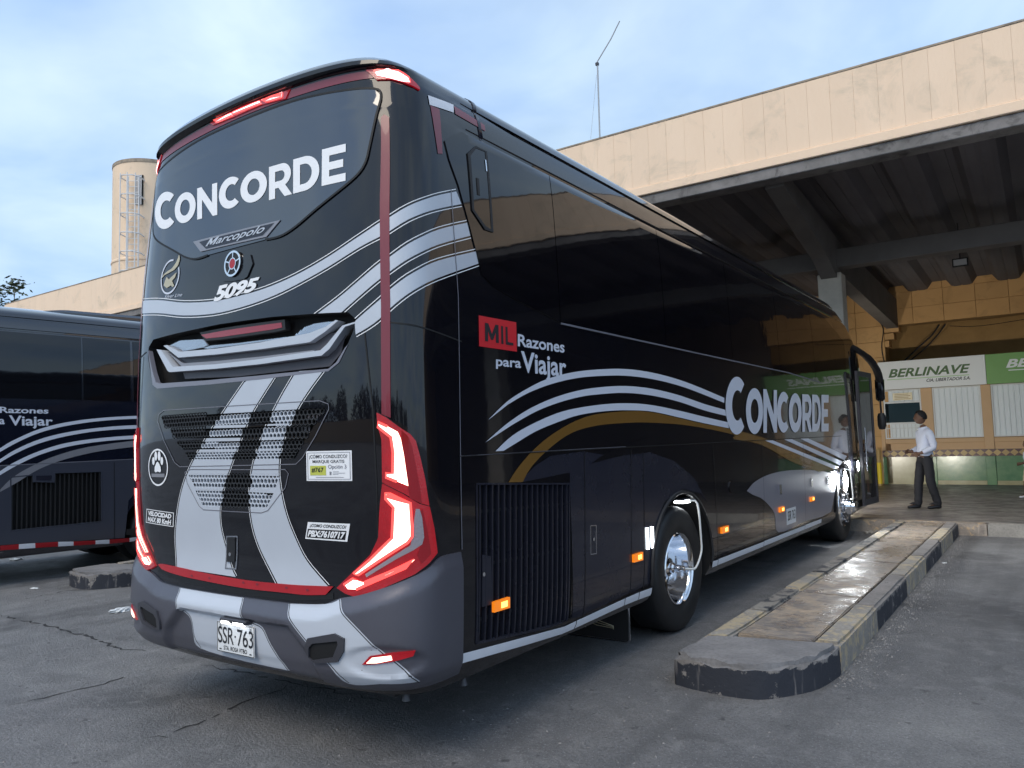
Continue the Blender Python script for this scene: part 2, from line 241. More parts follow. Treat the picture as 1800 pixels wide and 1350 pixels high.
# outlines on the coach skin: (arc length s, height v) in metres
D = {
 'rear_glass': [(0.000, 0.000), (-0.943, 3.526), (-0.635, 3.526), (-0.251, 3.537), (0.091, 3.543), (0.498, 3.534), (0.851, 3.513), (1.095, 3.493), (1.135, 3.451), (1.101, 3.338), (1.059, 3.178), (1.036, 3.099), (0.991, 3.042), (0.898, 2.988), (0.697, 2.900), (0.531, 2.825), (0.408, 2.793), (0.278, 2.795), (-0.044, 2.798), (-0.362, 2.838), (-0.651, 2.924), (-0.903, 3.027), (0.000, 0.000), (0.000, 0.000)],
 'con_C': [(-0.978, 3.073), (-0.668, 3.048), (-0.714, 3.284), (-1.066, 3.336)],
 'con_O1': [(-0.694, 3.055), (-0.442, 3.045), (-0.471, 3.230), (-0.732, 3.251)],
 'con_N': [(-0.424, 3.042), (-0.204, 3.030), (-0.229, 3.220), (-0.454, 3.233)],
 'con_C2': [(-0.188, 3.046), (0.037, 3.041), (0.019, 3.219), (-0.212, 3.229)],
 'con_O2': [(0.029, 3.039), (0.277, 3.035), (0.264, 3.207), (0.011, 3.214)],
 'con_R': [(0.297, 3.021), (0.496, 3.018), (0.486, 3.202), (0.283, 3.205)],
 'con_D': [(0.505, 3.018), (0.714, 3.016), (0.707, 3.203), (0.495, 3.205)],
 'con_E': [(0.732, 3.017), (0.906, 3.014), (0.904, 3.214), (0.728, 3.214)],
 'marco': [(-0.445, 2.908), (0.410, 2.885), (0.296, 2.807), (-0.348, 2.827)],
 'marco_txt': [(-0.317, 2.850), (0.264, 2.844), (0.290, 2.875), (-0.299, 2.892)],
 'round_badge': [(0.002, 2.695), (0.079, 2.692), (-0.005, 2.769)],
 'badge_panel': [(-0.122, 2.626), (-0.101, 2.605), (-0.007, 2.593), (0.101, 2.589), (0.135, 2.600), (0.179, 2.669), (0.154, 2.727), (-0.111, 2.757)],
 'gold': [(-0.708, 2.726), (-0.593, 2.711), (-0.727, 2.839)],
 'gold_feather': [(-0.614, 2.865), (-0.597, 2.822), (-0.614, 2.786), (-0.657, 2.763), (-0.732, 2.752), (-0.780, 2.748), (-0.823, 2.727), (-0.801, 2.751), (-0.753, 2.766), (-0.688, 2.778), (-0.645, 2.806), (-0.622, 2.837)],
 'gold_wing': [(-0.626, 2.743), (-0.640, 2.711), (-0.675, 2.694), (-0.642, 2.657), (-0.665, 2.653), (-0.685, 2.666), (-0.737, 2.656), (-0.780, 2.680), (-0.765, 2.710), (-0.748, 2.732), (-0.716, 2.710)],
 'silver_txt': [(-0.763, 2.592), (-0.538, 2.576), (-0.540, 2.598), (-0.760, 2.612)],
 'n5095': [(-0.187, 2.489), (0.224, 2.505), (0.246, 2.584), (-0.176, 2.585)],
 'st1': [(0.000, 0.000), (-0.848, 2.593), (-0.518, 2.532), (-0.189, 2.498), (0.063, 2.497), (0.296, 2.510), (0.545, 2.549), (0.789, 2.614), (1.007, 2.699), (1.129, 2.757), (1.181, 2.781), (1.305, 2.858), (1.460, 2.932), (1.653, 3.003), (1.693, 2.940), (1.458, 2.857), (1.306, 2.786), (1.182, 2.707), (1.129, 2.681), (1.008, 2.638), (0.791, 2.559), (0.547, 2.494), (0.336, 2.453), (0.087, 2.428), (-0.184, 2.422), (-0.510, 2.450), (-0.836, 2.506), (0.000, 0.000)],
 'st2': [(0.693, 2.303), (0.869, 2.383), (1.010, 2.464), (1.130, 2.542), (1.183, 2.570), (1.306, 2.658), (1.474, 2.747), (1.737, 2.843), (1.761, 2.773), (1.471, 2.664), (1.306, 2.578), (1.183, 2.493), (1.130, 2.458), (1.010, 2.379), (0.877, 2.296)],
 'st3': [(0.977, 2.247), (1.062, 2.303), (1.130, 2.351), (1.182, 2.398), (1.305, 2.490), (1.468, 2.576), (1.804, 2.691), (1.824, 2.624), (1.465, 2.482), (1.304, 2.397), (1.182, 2.301), (1.124, 2.249), (1.062, 2.212), (0.983, 2.179), (0.906, 2.141), (0.942, 2.200)],
 'red_v': [(1.148, 3.345), (1.176, 3.328), (1.176, 2.896), (1.182, 2.306), (1.174, 1.744), (1.127, 1.765), (1.133, 2.309), (1.123, 2.900), (1.129, 3.330)],
 'seam_h': [(0.987, 2.265), (1.127, 2.234), (1.306, 2.212), (1.645, 2.159)],
 'recess': [(-0.951, 2.294), (-0.887, 2.338), (-0.611, 2.346), (-0.121, 2.352), (0.355, 2.340), (0.696, 2.319), (0.934, 2.301), (0.984, 2.258), (0.967, 2.202), (0.933, 2.140), (0.898, 2.099), (0.854, 2.042), (0.799, 2.005), (0.667, 1.997), (0.249, 1.995), (-0.239, 1.998), (-0.801, 2.012), (-0.865, 2.040), (-0.919, 2.145), (-0.956, 2.234)],
 'brake3': [(-0.332, 2.316), (-0.119, 2.317), (0.128, 2.313), (0.421, 2.305), (0.427, 2.270), (0.357, 2.266), (0.130, 2.268), (-0.117, 2.272), (-0.275, 2.280)],
 'mesh_l': [(-0.750, 2.290), (-0.624, 2.310), (-0.358, 2.291), (-0.301, 2.249), (-0.356, 2.239), (-0.573, 2.235)],
 'mesh_r': [(0.496, 2.227), (0.578, 2.265), (0.658, 2.277), (0.837, 2.274), (0.801, 2.245), (0.707, 2.220), (0.517, 2.221)],
 'mesh_c': [(-0.355, 2.235), (-0.274, 2.243), (0.010, 2.231), (0.496, 2.223), (0.507, 2.217), (0.011, 2.219), (-0.300, 2.225)],
 'bar1': [(-0.767, 2.287), (-0.726, 2.287), (-0.572, 2.229), (-0.166, 2.211), (0.247, 2.208), (0.639, 2.220), (0.764, 2.242), (0.837, 2.272), (0.855, 2.267), (0.764, 2.218), (0.648, 2.171), (0.247, 2.169), (-0.165, 2.176), (-0.578, 2.193)],
 'bar2': [(-0.844, 2.270), (-0.782, 2.260), (-0.629, 2.138), (-0.163, 2.116), (0.248, 2.112), (0.735, 2.119), (0.782, 2.147), (0.890, 2.236), (0.975, 2.247), (0.979, 2.240), (0.908, 2.228), (0.800, 2.121), (0.744, 2.090), (0.248, 2.083), (-0.163, 2.089), (-0.667, 2.108), (-0.691, 2.119)],
 'bar2b': [(-0.747, 2.248), (-0.568, 2.137), (-0.269, 2.121), (0.248, 2.116), (0.648, 2.120), (0.668, 2.129), (0.248, 2.130), (-0.164, 2.139), (-0.539, 2.155), (-0.577, 2.166)],
 'lip': [(-0.949, 2.272), (-0.870, 2.124), (-0.821, 2.054), (-0.769, 2.042), (-0.240, 2.025), (0.249, 2.018), (0.799, 2.015), (0.854, 2.045), (0.915, 2.118), (0.932, 2.130), (0.871, 2.041), (0.799, 2.002), (0.249, 1.995), (-0.239, 1.998), (-0.801, 2.012), (-0.865, 2.040)],
 'mesh_up': [(-0.779, 1.844), (-0.712, 1.868), (0.107, 1.858), (0.735, 1.851), (0.796, 1.831), (0.800, 1.803), (0.699, 1.666), (0.598, 1.555), (0.547, 1.521), (0.020, 1.517), (-0.527, 1.513), (-0.587, 1.540), (-0.711, 1.679), (-0.792, 1.804)],
 'mesh_lo': [(-0.473, 1.479), (-0.409, 1.496), (0.059, 1.494), (0.462, 1.493), (0.486, 1.470), (0.457, 1.394), (0.310, 1.269), (0.255, 1.254), (-0.013, 1.255), (-0.286, 1.257), (-0.329, 1.278), (-0.447, 1.411)],
 'mb1': [(-0.751, 1.827), (0.107, 1.817), (0.773, 1.812), (0.694, 1.736), (0.106, 1.748), (-0.684, 1.763)],
 'mb2': [(-0.640, 1.744), (0.106, 1.732), (0.698, 1.734), (0.643, 1.668), (0.104, 1.674), (-0.570, 1.686)],
 'mb3': [(-0.571, 1.665), (0.104, 1.656), (0.623, 1.655), (0.571, 1.607), (0.102, 1.610), (-0.487, 1.617)],
 'mb4': [(-0.476, 1.598), (0.101, 1.594), (0.575, 1.595), (0.540, 1.552), (0.100, 1.552), (-0.419, 1.558)],
 'mb5': [(-0.433, 1.463), (0.018, 1.462), (0.408, 1.458), (0.379, 1.396), (0.015, 1.394), (-0.372, 1.395)],
 'mb6': [(-0.362, 1.370), (0.014, 1.371), (0.360, 1.364), (0.302, 1.287), (0.009, 1.285), (-0.295, 1.285)],
 'stL': [(0.125, 1.988), (0.183, 2.009), (0.386, 2.004), (0.296, 1.917), (0.184, 1.802), (0.084, 1.659), (-0.010, 1.513), (-0.087, 1.377), (-0.126, 1.252), (-0.116, 1.128), (-0.039, 0.954), (0.019, 0.886), (-0.292, 0.884), (-0.579, 0.895), (-0.606, 1.066), (-0.565, 1.239), (-0.495, 1.398), (-0.385, 1.541), (-0.224, 1.692), (-0.053, 1.837)],
 'stR': [(0.550, 2.006), (0.584, 2.018), (0.768, 2.014), (0.640, 1.896), (0.540, 1.786), (0.451, 1.650), (0.411, 1.522), (0.415, 1.406), (0.450, 1.267), (0.508, 1.142), (0.599, 1.010), (0.761, 0.889), (0.558, 0.880), (0.381, 0.876), (0.256, 1.014), (0.189, 1.129), (0.161, 1.248), (0.160, 1.380), (0.194, 1.512), (0.254, 1.631), (0.331, 1.748), (0.439, 1.885)],
 'paw': [(-0.794, 1.510), (-0.677, 1.511), (-0.790, 1.637)],
 'velo': [(-0.923, 1.153), (-0.640, 1.141), (-0.618, 1.230), (-0.899, 1.243)],
 'como': [(0.625, 1.432), (0.941, 1.432), (0.944, 1.587), (0.628, 1.588)],
 'pbx': [(0.594, 1.127), (0.890, 1.123), (0.915, 1.215), (0.621, 1.216)],
 'handle': [(-0.085, 0.924), (0.021, 0.927), (0.034, 1.118), (-0.073, 1.113)],
 'red_strip': [(-0.747, 0.909), (-0.531, 0.896), (-0.327, 0.882), (-0.111, 0.873), (0.114, 0.864), (0.343, 0.870), (0.520, 0.877)],
 'red_strip_r': [(0.431, 0.877), (0.606, 0.881), (0.801, 0.892), (0.750, 0.849), (0.594, 0.831), (0.436, 0.830)],
 'red_strip_bl': [(0.524, 0.839), (0.348, 0.828), (0.119, 0.824), (-0.105, 0.832), (-0.321, 0.845), (-0.525, 0.857), (-0.669, 0.882)],
 'lamp_u': [(1.104, 1.772), (1.150, 1.748), (1.209, 1.702), (1.266, 1.660), (1.291, 1.626), (1.311, 1.537), (1.331, 1.433), (1.348, 1.299), (1.297, 1.317), (1.225, 1.368), (1.121, 1.425), (1.124, 1.535), (1.126, 1.638), (1.108, 1.705)],
 'lamp_l': [(1.121, 1.418), (1.224, 1.363), (1.296, 1.312), (1.350, 1.294), (1.371, 1.186), (1.384, 1.059), (1.329, 1.014), (1.260, 0.968), (1.098, 0.898), (0.949, 0.852), (0.886, 0.864), (0.827, 0.888), (0.942, 0.985), (1.035, 1.064), (1.074, 1.129), (1.086, 1.154), (1.097, 1.257), (1.109, 1.345)],
 'guide_u': [(1.115, 1.724), (1.163, 1.700), (1.208, 1.673), (1.221, 1.639), (1.232, 1.562), (1.247, 1.404), (1.198, 1.427), (1.146, 1.450), (1.147, 1.470), (1.179, 1.468), (1.185, 1.570), (1.177, 1.648), (1.114, 1.701)],
 'guide_l': [(1.140, 1.370), (1.165, 1.367), (1.252, 1.318), (1.254, 1.203), (1.251, 1.154), (1.231, 1.126), (0.969, 0.962), (0.939, 0.966), (1.034, 1.037), (1.112, 1.107), (1.161, 1.151), (1.176, 1.300), (1.139, 1.344)],
 'guide_b': [(0.883, 0.908), (0.936, 0.941), (0.971, 0.929), (1.004, 0.925), (1.141, 0.982), (1.259, 1.040), (1.217, 1.002), (1.095, 0.947), (0.960, 0.889), (0.905, 0.888)],
 'clear_l': [(1.276, 1.289), (1.294, 1.287), (1.304, 1.243), (1.308, 1.148), (1.296, 1.112), (1.253, 1.086), (1.186, 1.052), (1.015, 0.952), (1.008, 0.967), (1.143, 1.050), (1.243, 1.112)],
 'bump_top': [(-0.791, 0.897), (-0.687, 0.842), (-0.485, 0.807), (-0.151, 0.789), (0.128, 0.784), (0.484, 0.783), (0.768, 0.807), (0.860, 0.841), (0.975, 0.864), (1.154, 0.922), (1.316, 0.987), (1.417, 1.044), (1.576, 1.041)],
 'bump_bot': [(1.546, 0.427), (1.299, 0.454), (0.902, 0.434), (0.515, 0.434), (-0.332, 0.443), (-0.566, 0.479), (-0.729, 0.525)],
 'bsL': [(-0.512, 0.795), (-0.172, 0.787), (0.118, 0.782), (0.166, 0.674), (0.286, 0.641), (0.354, 0.556), (0.472, 0.430), (0.099, 0.431), (-0.328, 0.450), (-0.367, 0.517), (-0.387, 0.616), (-0.481, 0.669)],
 'bsR': [(0.492, 0.784), (0.768, 0.807), (0.861, 0.838), (0.899, 0.785), (1.011, 0.700), (1.123, 0.608), (1.198, 0.551), (1.288, 0.456), (1.101, 0.455), (0.918, 0.439), (0.818, 0.521), (0.664, 0.614), (0.523, 0.720)],
 'plate_recess': [(-0.578, 0.517), (-0.458, 0.668), (0.137, 0.683), (0.509, 0.673), (0.668, 0.543), (0.572, 0.455), (-0.328, 0.450)],
 'plate': [(-0.144, 0.475), (0.190, 0.476), (0.205, 0.632), (-0.121, 0.638)],
 'plate_light': [(-0.046, 0.638), (0.195, 0.642), (0.185, 0.667), (-0.047, 0.664)],
 'bezel_o': [(0.658, 0.580), (0.687, 0.636), (0.864, 0.675), (0.927, 0.657), (0.925, 0.598), (0.884, 0.545), (0.743, 0.524), (0.659, 0.534)],
 'bezel_i': [(0.695, 0.593), (0.722, 0.615), (0.886, 0.642), (0.891, 0.627), (0.857, 0.564), (0.714, 0.533), (0.692, 0.545)],
 'fog_o': [(1.018, 0.540), (1.063, 0.584), (1.168, 0.602), (1.270, 0.610), (1.262, 0.581), (1.166, 0.559), (1.086, 0.546)],
 'fog_i': [(1.043, 0.549), (1.075, 0.577), (1.167, 0.590), (1.172, 0.569), (1.098, 0.553)],
 'side_glass': [(1.905, 3.447), (1.819, 3.449), (1.745, 3.421), (1.567, 3.274), (1.599, 3.175), (1.673, 3.045), (1.740, 2.870), (1.823, 2.638), (1.851, 2.563), (1.971, 2.506), (2.213, 2.458), (2.373, 2.433), (2.680, 2.386), (5.314, 2.380), (8.121, 2.384), (9.703, 2.338), (11.616, 2.578), (11.841, 3.086), (10.273, 3.404), (7.023, 3.407), (4.442, 3.408)],
 'pane1': [(2.704, 2.941), (2.723, 2.509), (2.735, 3.411)],
 'pane2': [(4.442, 3.408), (4.400, 2.393)],
 'pane3': [(6.123, 3.404), (6.029, 2.390)],
 'hatch': [(1.775, 3.259), (1.864, 3.331), (1.971, 3.330), (1.972, 2.835), (1.891, 2.834), (1.779, 2.922)],
 'hatch_i': [(1.800, 3.252), (1.866, 3.318), (1.952, 3.322), (1.953, 2.847), (1.897, 2.857), (1.796, 2.928)],
 'mil': [(1.795, 2.147), (2.169, 2.147), (2.176, 2.326), (1.803, 2.323)],
 'mil_txt': [(1.851, 2.180), (2.133, 2.180), (2.135, 2.288), (1.857, 2.287)],
 'razones': [(2.181, 2.181), (2.726, 2.184), (2.734, 2.261), (2.187, 2.257)],
 'para': [(1.948, 2.060), (2.205, 2.061), (2.210, 2.123), (1.952, 2.115)],
 'viajar': [(2.238, 2.046), (2.765, 2.037), (2.774, 2.139), (2.246, 2.153)],
 'arc1': [(1.853, 1.734), (2.038, 1.840), (2.234, 1.918), (2.489, 1.998), (2.815, 2.061), (3.176, 2.103), (3.610, 2.134), (4.101, 2.135), (4.660, 2.104), (5.211, 2.048), (5.737, 1.986), (5.728, 1.935), (5.202, 1.997), (4.652, 2.053), (4.094, 2.083), (3.604, 2.083), (3.171, 2.056), (2.860, 2.024), (2.553, 1.972), (2.273, 1.903), (2.055, 1.828)],
 'arc2': [(1.821, 1.609), (2.030, 1.712), (2.266, 1.802), (2.545, 1.878), (2.852, 1.937), (3.163, 1.975), (3.595, 2.005), (4.083, 2.004), (4.639, 1.969), (5.188, 1.912), (5.741, 1.869), (5.757, 1.810), (5.179, 1.853), (4.631, 1.913), (4.076, 1.949), (3.589, 1.953), (3.158, 1.926), (2.897, 1.899), (2.610, 1.851), (2.346, 1.790), (2.085, 1.707)],
 'arc3': [(1.913, 1.558), (2.082, 1.643), (2.300, 1.713), (2.605, 1.786), (2.891, 1.827), (3.288, 1.862), (3.672, 1.877), (4.066, 1.872), (4.620, 1.837), (5.169, 1.794), (5.799, 1.748), (5.816, 1.690), (5.160, 1.735), (4.612, 1.779), (4.060, 1.821), (3.666, 1.824), (3.283, 1.812), (2.887, 1.778), (2.600, 1.727), (2.338, 1.669), (2.117, 1.599), (1.994, 1.559)],
 'brown': [(2.033, 1.376), (2.147, 1.464), (2.332, 1.568), (2.550, 1.656), (2.834, 1.738), (3.144, 1.788), (3.666, 1.818), (4.059, 1.815), (4.612, 1.773), (5.160, 1.728), (5.813, 1.689), (7.003, 1.575), (8.668, 1.365), (10.490, 1.106), (9.279, 1.105), (7.982, 1.288), (6.835, 1.507), (5.963, 1.582), (5.938, 1.625), (5.154, 1.690), (4.604, 1.721), (4.049, 1.733), (3.656, 1.731), (3.137, 1.708), (2.780, 1.659), (2.500, 1.565), (2.284, 1.458), (2.180, 1.370)],
 'fs1': [(8.435, 1.558), (8.821, 1.557), (11.086, 1.264), (10.895, 1.208)],
 'fs2': [(7.719, 1.557), (8.040, 1.557), (10.787, 1.186), (10.578, 1.145)],
 'fs3': [(6.973, 1.553), (7.242, 1.554), (10.493, 1.117), (10.165, 1.105)],
 'sc_C': [(5.701, 1.628), (6.324, 1.624), (6.445, 2.233), (5.803, 2.197)],
 'sc_O1': [(6.316, 1.627), (6.894, 1.629), (7.001, 2.129), (6.411, 2.117)],
 'sc_N': [(6.911, 1.639), (7.427, 1.639), (7.540, 2.135), (7.016, 2.126)],
 'sc_C2': [(7.426, 1.636), (7.952, 1.639), (8.073, 2.132), (7.537, 2.121)],
 'sc_O2': [(7.920, 1.637), (8.509, 1.640), (8.639, 2.133), (8.039, 2.123)],
 'sc_R': [(8.538, 1.644), (9.028, 1.644), (9.166, 2.141), (8.666, 2.129)],
 'sc_D': [(9.035, 1.644), (9.510, 1.644), (9.661, 2.155), (9.174, 2.142)],
 'sc_E': [(9.542, 1.644), (9.964, 1.645), (10.133, 2.172), (9.695, 2.158)],
 'seam_side': [(1.623, 1.531), (3.637, 1.547), (6.846, 1.562), (10.831, 1.582)],
 'greyF': [(6.266, 1.049), (6.521, 1.122), (6.982, 1.174), (7.656, 1.191), (8.622, 1.160), (9.847, 1.073), (10.435, 0.900), (10.338, 0.523), (8.527, 0.524), (7.338, 0.511), (7.179, 0.742), (6.784, 0.923), (6.452, 0.996)],
 'dgrey': [(2.180, 1.367), (2.325, 1.460), (2.497, 1.513), (2.916, 1.533), (3.281, 1.494), (3.955, 1.503), (4.449, 1.415), (4.874, 1.248), (4.805, 1.030), (4.009, 0.470), (2.828, 0.451), (2.731, 0.458), (2.709, 1.333)],
 'leaf': [(3.015, 1.448), (3.283, 1.520), (3.641, 1.580), (4.037, 1.624), (4.356, 1.591), (3.955, 1.503), (3.541, 1.491)],
 'grille_s': [(1.779, 1.381), (2.767, 1.319), (2.707, 0.470), (2.484, 0.475), (1.866, 0.521), (1.728, 0.541)],
 'strip1': [(1.557, 0.524), (2.690, 0.441), (2.848, 0.447), (3.531, 0.467), (3.761, 0.470), (3.993, 0.466), (4.022, 0.407), (3.785, 0.413), (3.550, 0.416), (2.875, 0.398), (2.712, 0.400), (1.559, 0.473)],
 'strip2': [(5.238, 0.488), (6.744, 0.479), (8.185, 0.460), (10.455, 0.444), (10.521, 0.418), (8.207, 0.420), (6.771, 0.420), (5.261, 0.426)],
 'vseam0': [(1.633, 2.993), (1.653, 2.413), (1.630, 1.534), (1.577, 1.067), (1.559, 0.473)],
 'vseam1': [(2.931, 1.535), (2.875, 0.398)],
 'vseam2': [(3.636, 1.532), (3.557, 0.415)],
 'vseam3': [(3.849, 1.499), (3.785, 0.413)],
 'mark': [(1.921, 0.705), (3.666, 0.731), (5.541, 0.735)],
 'mark2': [(7.434, 0.763), (8.822, 0.778), (5.549, 0.733)],
 'lock': [(3.070, 0.939), (1.786, 0.894)],
 'led': [(3.845, 0.788), (3.920, 0.779), (3.932, 0.927), (3.857, 0.935)],
 'led2': [(3.948, 0.760), (4.085, 0.743), (4.098, 0.910), (3.961, 0.924)],
 'fuel': [(5.829, 1.119)],
 'platef': [(7.653, 0.559), (8.069, 0.551), (8.085, 0.762), (7.668, 0.762)],
 'ph': [(7.452, 0.982), (8.871, 0.983), (9.758, 0.958)],
 'wtape': [(1.437, 3.507), (1.714, 3.547), (1.699, 3.482), (1.444, 3.453)],
 'rtape': [(1.714, 3.532), (2.014, 3.542), (2.002, 3.490), (1.708, 3.485)],
 'rtape_v': [(1.450, 3.452), (1.548, 3.458), (1.538, 3.191), (1.492, 3.181)],
 'light_c': [(-0.381, 3.610), (-0.002, 3.615), (0.462, 3.609), (0.418, 3.557), (0.187, 3.573), (-0.101, 3.570), (-0.334, 3.581)],
 'light_ci': [(-0.315, 3.613), (-0.121, 3.607), (-0.108, 3.583), (-0.285, 3.583)],
 'light_ci2': [(-0.103, 3.605), (0.173, 3.605), (0.187, 3.582), (-0.102, 3.586)],
 'light_ci3': [(0.194, 3.603), (0.397, 3.601), (0.384, 3.571), (0.239, 3.578)],
 'light_r': [(1.067, 3.604), (1.200, 3.611), (1.283, 3.595), (1.364, 3.529), (1.364, 3.514), (1.290, 3.527), (1.205, 3.542), (1.118, 3.541)],
 'light_ri': [(1.120, 3.587), (1.197, 3.603), (1.252, 3.592), (1.298, 3.564), (1.300, 3.536), (1.255, 3.532), (1.182, 3.547), (1.129, 3.561)],
 'band_top': [(-0.958, 3.625), (-0.365, 3.613), (0.470, 3.613)],
}
# outlines on the neighbouring coach
D2 = {
 'razones': [(2.428, 2.269), (2.952, 2.267), (2.959, 2.345), (2.427, 2.356)],
 'viajar': [(2.502, 2.110), (3.006, 2.116), (3.004, 2.225), (2.501, 2.240)],
 'a_txt': [(2.423, 2.133), (2.451, 2.133), (2.450, 2.208), (2.422, 2.208)],
 'arc1': [(2.423, 1.807), (2.615, 1.934), (2.864, 2.056), (3.177, 2.147), (3.592, 2.211), (4.096, 2.248), (4.096, 2.205), (3.593, 2.167), (3.178, 2.098), (2.864, 2.005), (2.615, 1.881), (2.424, 1.758)],
 'arc2': [(2.425, 1.663), (2.616, 1.796), (2.865, 1.916), (3.179, 2.006), (3.593, 2.072), (4.096, 2.110), (4.096, 2.058), (3.593, 2.025), (3.179, 1.954), (2.866, 1.862), (2.617, 1.744), (2.426, 1.620)],
 'arc3': [(2.428, 1.506), (2.619, 1.636), (2.867, 1.758), (3.180, 1.859), (3.594, 1.921), (4.096, 1.957), (4.096, 1.905), (3.594, 1.871), (3.181, 1.804), (2.868, 1.704), (2.620, 1.578), (2.429, 1.454)],
 'slate': [(2.432, 1.263), (2.550, 1.399), (2.720, 1.521), (3.023, 1.673), (3.454, 1.798), (4.096, 1.882), (4.097, 1.790), (3.595, 1.732), (3.183, 1.637), (2.871, 1.514), (2.624, 1.351), (2.433, 1.234)],
 'grille': [(2.545, 1.419), (2.791, 1.435), (3.047, 1.452), (3.635, 1.442), (3.644, 0.730), (2.563, 0.717)],
 'flap': [(2.793, 1.341), (3.049, 1.320), (3.053, 1.452), (2.791, 1.453)],
 'lower': [(2.427, 1.577), (3.318, 1.592), (4.113, 1.604), (4.149, 0.437), (2.449, 0.537)],
 'strip': [(2.453, 0.474), (2.658, 0.467), (2.844, 0.458), (3.115, 0.444), (3.303, 0.433), (3.580, 0.417), (3.763, 0.403), (4.036, 0.395), (4.168, 0.399)],
 'stript': [(2.449, 0.537), (2.654, 0.531), (2.840, 0.523), (3.111, 0.508), (3.298, 0.488), (3.575, 0.471), (3.755, 0.462), (4.027, 0.452), (4.159, 0.456)],
 'glassp': [(3.371, 2.892), (4.037, 2.981), (4.034, 2.306), (3.372, 2.328)],
 'seam': [(2.427, 1.577), (4.098, 1.605)],
 'gut': [(2.412, 3.465), (4.114, 3.474)],
 'rooft': [(0.000, 0.000), (0.000, 0.000)],
 'tape': [(2.414, 3.519), (2.458, 3.524), (2.463, 3.579), (2.419, 3.586)],
}
CRACKS = [([(-5.056, 0.885), (-4.468, 0.865), (-4.143, 0.882), (-3.697, 0.874), (-3.3, 0.857), (-2.85, 0.801), (-2.473, 0.768), (-2.218, 0.886)], 0.035), ([(-1.827, -0.4), (-1.728, -0.243), (-1.701, -0.047), (-1.681, 0.242), (-1.712, 0.677)], 0.022), ([(-0.443, -0.235), (-0.341, -0.136), (-0.364, -0.012), (-0.415, 0.256), (-0.446, 0.521), (-0.48, 0.868)], 0.035), ([(-5.724, 1.151), (-5.768, 1.439), (-5.827, 1.873), (-5.429, 2.542)], 0.02), ([(-1.522, 0.829), (-0.902, 0.861), (-0.347, 0.889), (0.428, 0.929)], 0.02)]
CHILD = (3.483, 16.37)
LITTER = [((-4.032, 1.576, 0), 0.075, 'crumpled clear plastic scrap lying on the asphalt behind the coach'), ((-9.443, 2.853, 0), 0.07, 'small white paper scrap at the left, in front of the taped coach'), ((-6.371, 1.78, 0), 0.03, 'tiny white paper bit near the left island'), ((2.711, 8.114, 0), 0.02, 'tiny white paper bit right of the long island')]

# ------------------------------------------------------------------ helpers
def tag(o, label=None, cat=None, group=None, kind=None):
    for k, v in (('label', label), ('category', cat), ('group', group), ('kind', kind)):
        if v: o[k] = v
    return o
def empty(name, loc=(0, 0, 0), rz=0):
    o = bpy.data.objects.new(name, None); COL.objects.link(o); o.location = loc; o.rotation_euler.z = rz; o.empty_display_size = .1; return o
def link(name, me, m=None, parent=None, loc=None, rz=None):
    o = bpy.data.objects.new(name, me); COL.objects.link(o)
    if m is not None:
        for q in (m if isinstance(m, (list, tuple)) else [m]):
            me.materials.append(M[q] if isinstance(q, str) else q)
    if parent is not None: o.parent = parent
    if loc is not None: o.location = loc
    if rz is not None: o.rotation_euler.z = rz
    return o
def from_bm(name, bm, m=None, parent=None, smooth=None, loc=None, rz=None):
    me = bpy.data.meshes.new(name); bm.normal_update(); bm.to_mesh(me); bm.free()
    if smooth is not None: shade(me, smooth)
    return link(name, me, m, parent, loc, rz)
def shade(me, ang):
    me.polygons.foreach_set('use_smooth', [True] * len(me.polygons)); me.set_sharp_from_angle(angle=R(ang))
def bm_box(bm, x0, x1, y0, y1, z0, z1, bev=0):
    vs = [bm.verts.new(p) for p in ((x0, y0, z0), (x1, y0, z0), (x1, y1, z0), (x0, y1, z0), (x0, y0, z1), (x1, y0, z1), (x1, y1, z1), (x0, y1, z1))]
    fs = [bm.faces.new([vs[i] for i in f]) for f in ((0, 3, 2, 1), (4, 5, 6, 7), (0, 1, 5, 4), (1, 2, 6, 5), (2, 3, 7, 6), (3, 0, 4, 7))]
    if bev:
        es = list({e for f in fs for e in f.edges}); bmesh.ops.bevel(bm, geom=es, offset=bev, segments=1, affect='EDGES')
    return vs
def box(name, x0, x1, y0, y1, z0, z1, m, parent=None, bev=0, loc=None, rz=None):
    bm = bmesh.new(); bm_box(bm, x0, x1, y0, y1, z0, z1, bev); return from_bm(name, bm, m, parent, None, loc, rz)
def bm_prism(bm, pts, axis, a0, a1):
    """extrude a 2-D outline along an axis: axis 'x' (pts = y,z), 'y' (x,z), 'z' (x,y)"""
    f = {'x': lambda p, a: (a, p[0], p[1]), 'y': lambda p, a: (p[0], a, p[1]), 'z': lambda p, a: (p[0], p[1], a)}[axis]
    v0 = [bm.verts.new(f(p, a0)) for p in pts]; v1 = [bm.verts.new(f(p, a1)) for p in pts]; n = len(pts)
    bm.faces.new(v0); bm.faces.new(v1[::-1])
    for i in range(n): bm.faces.new((v0[i], v1[i], v1[(i + 1) % n], v0[(i + 1) % n]))
    bmesh.ops.recalc_face_normals(bm, faces=bm.faces)
def prism(name, pts, axis, a0, a1, m, parent=None, bev=0, loc=None):
    bm = bmesh.new(); bm_prism(bm, pts, axis, a0, a1)
    if bev: bmesh.ops.bevel(bm, geom=list(bm.edges), offset=bev, segments=1, affect='EDGES')
    return from_bm(name, bm, m, parent, None, loc)
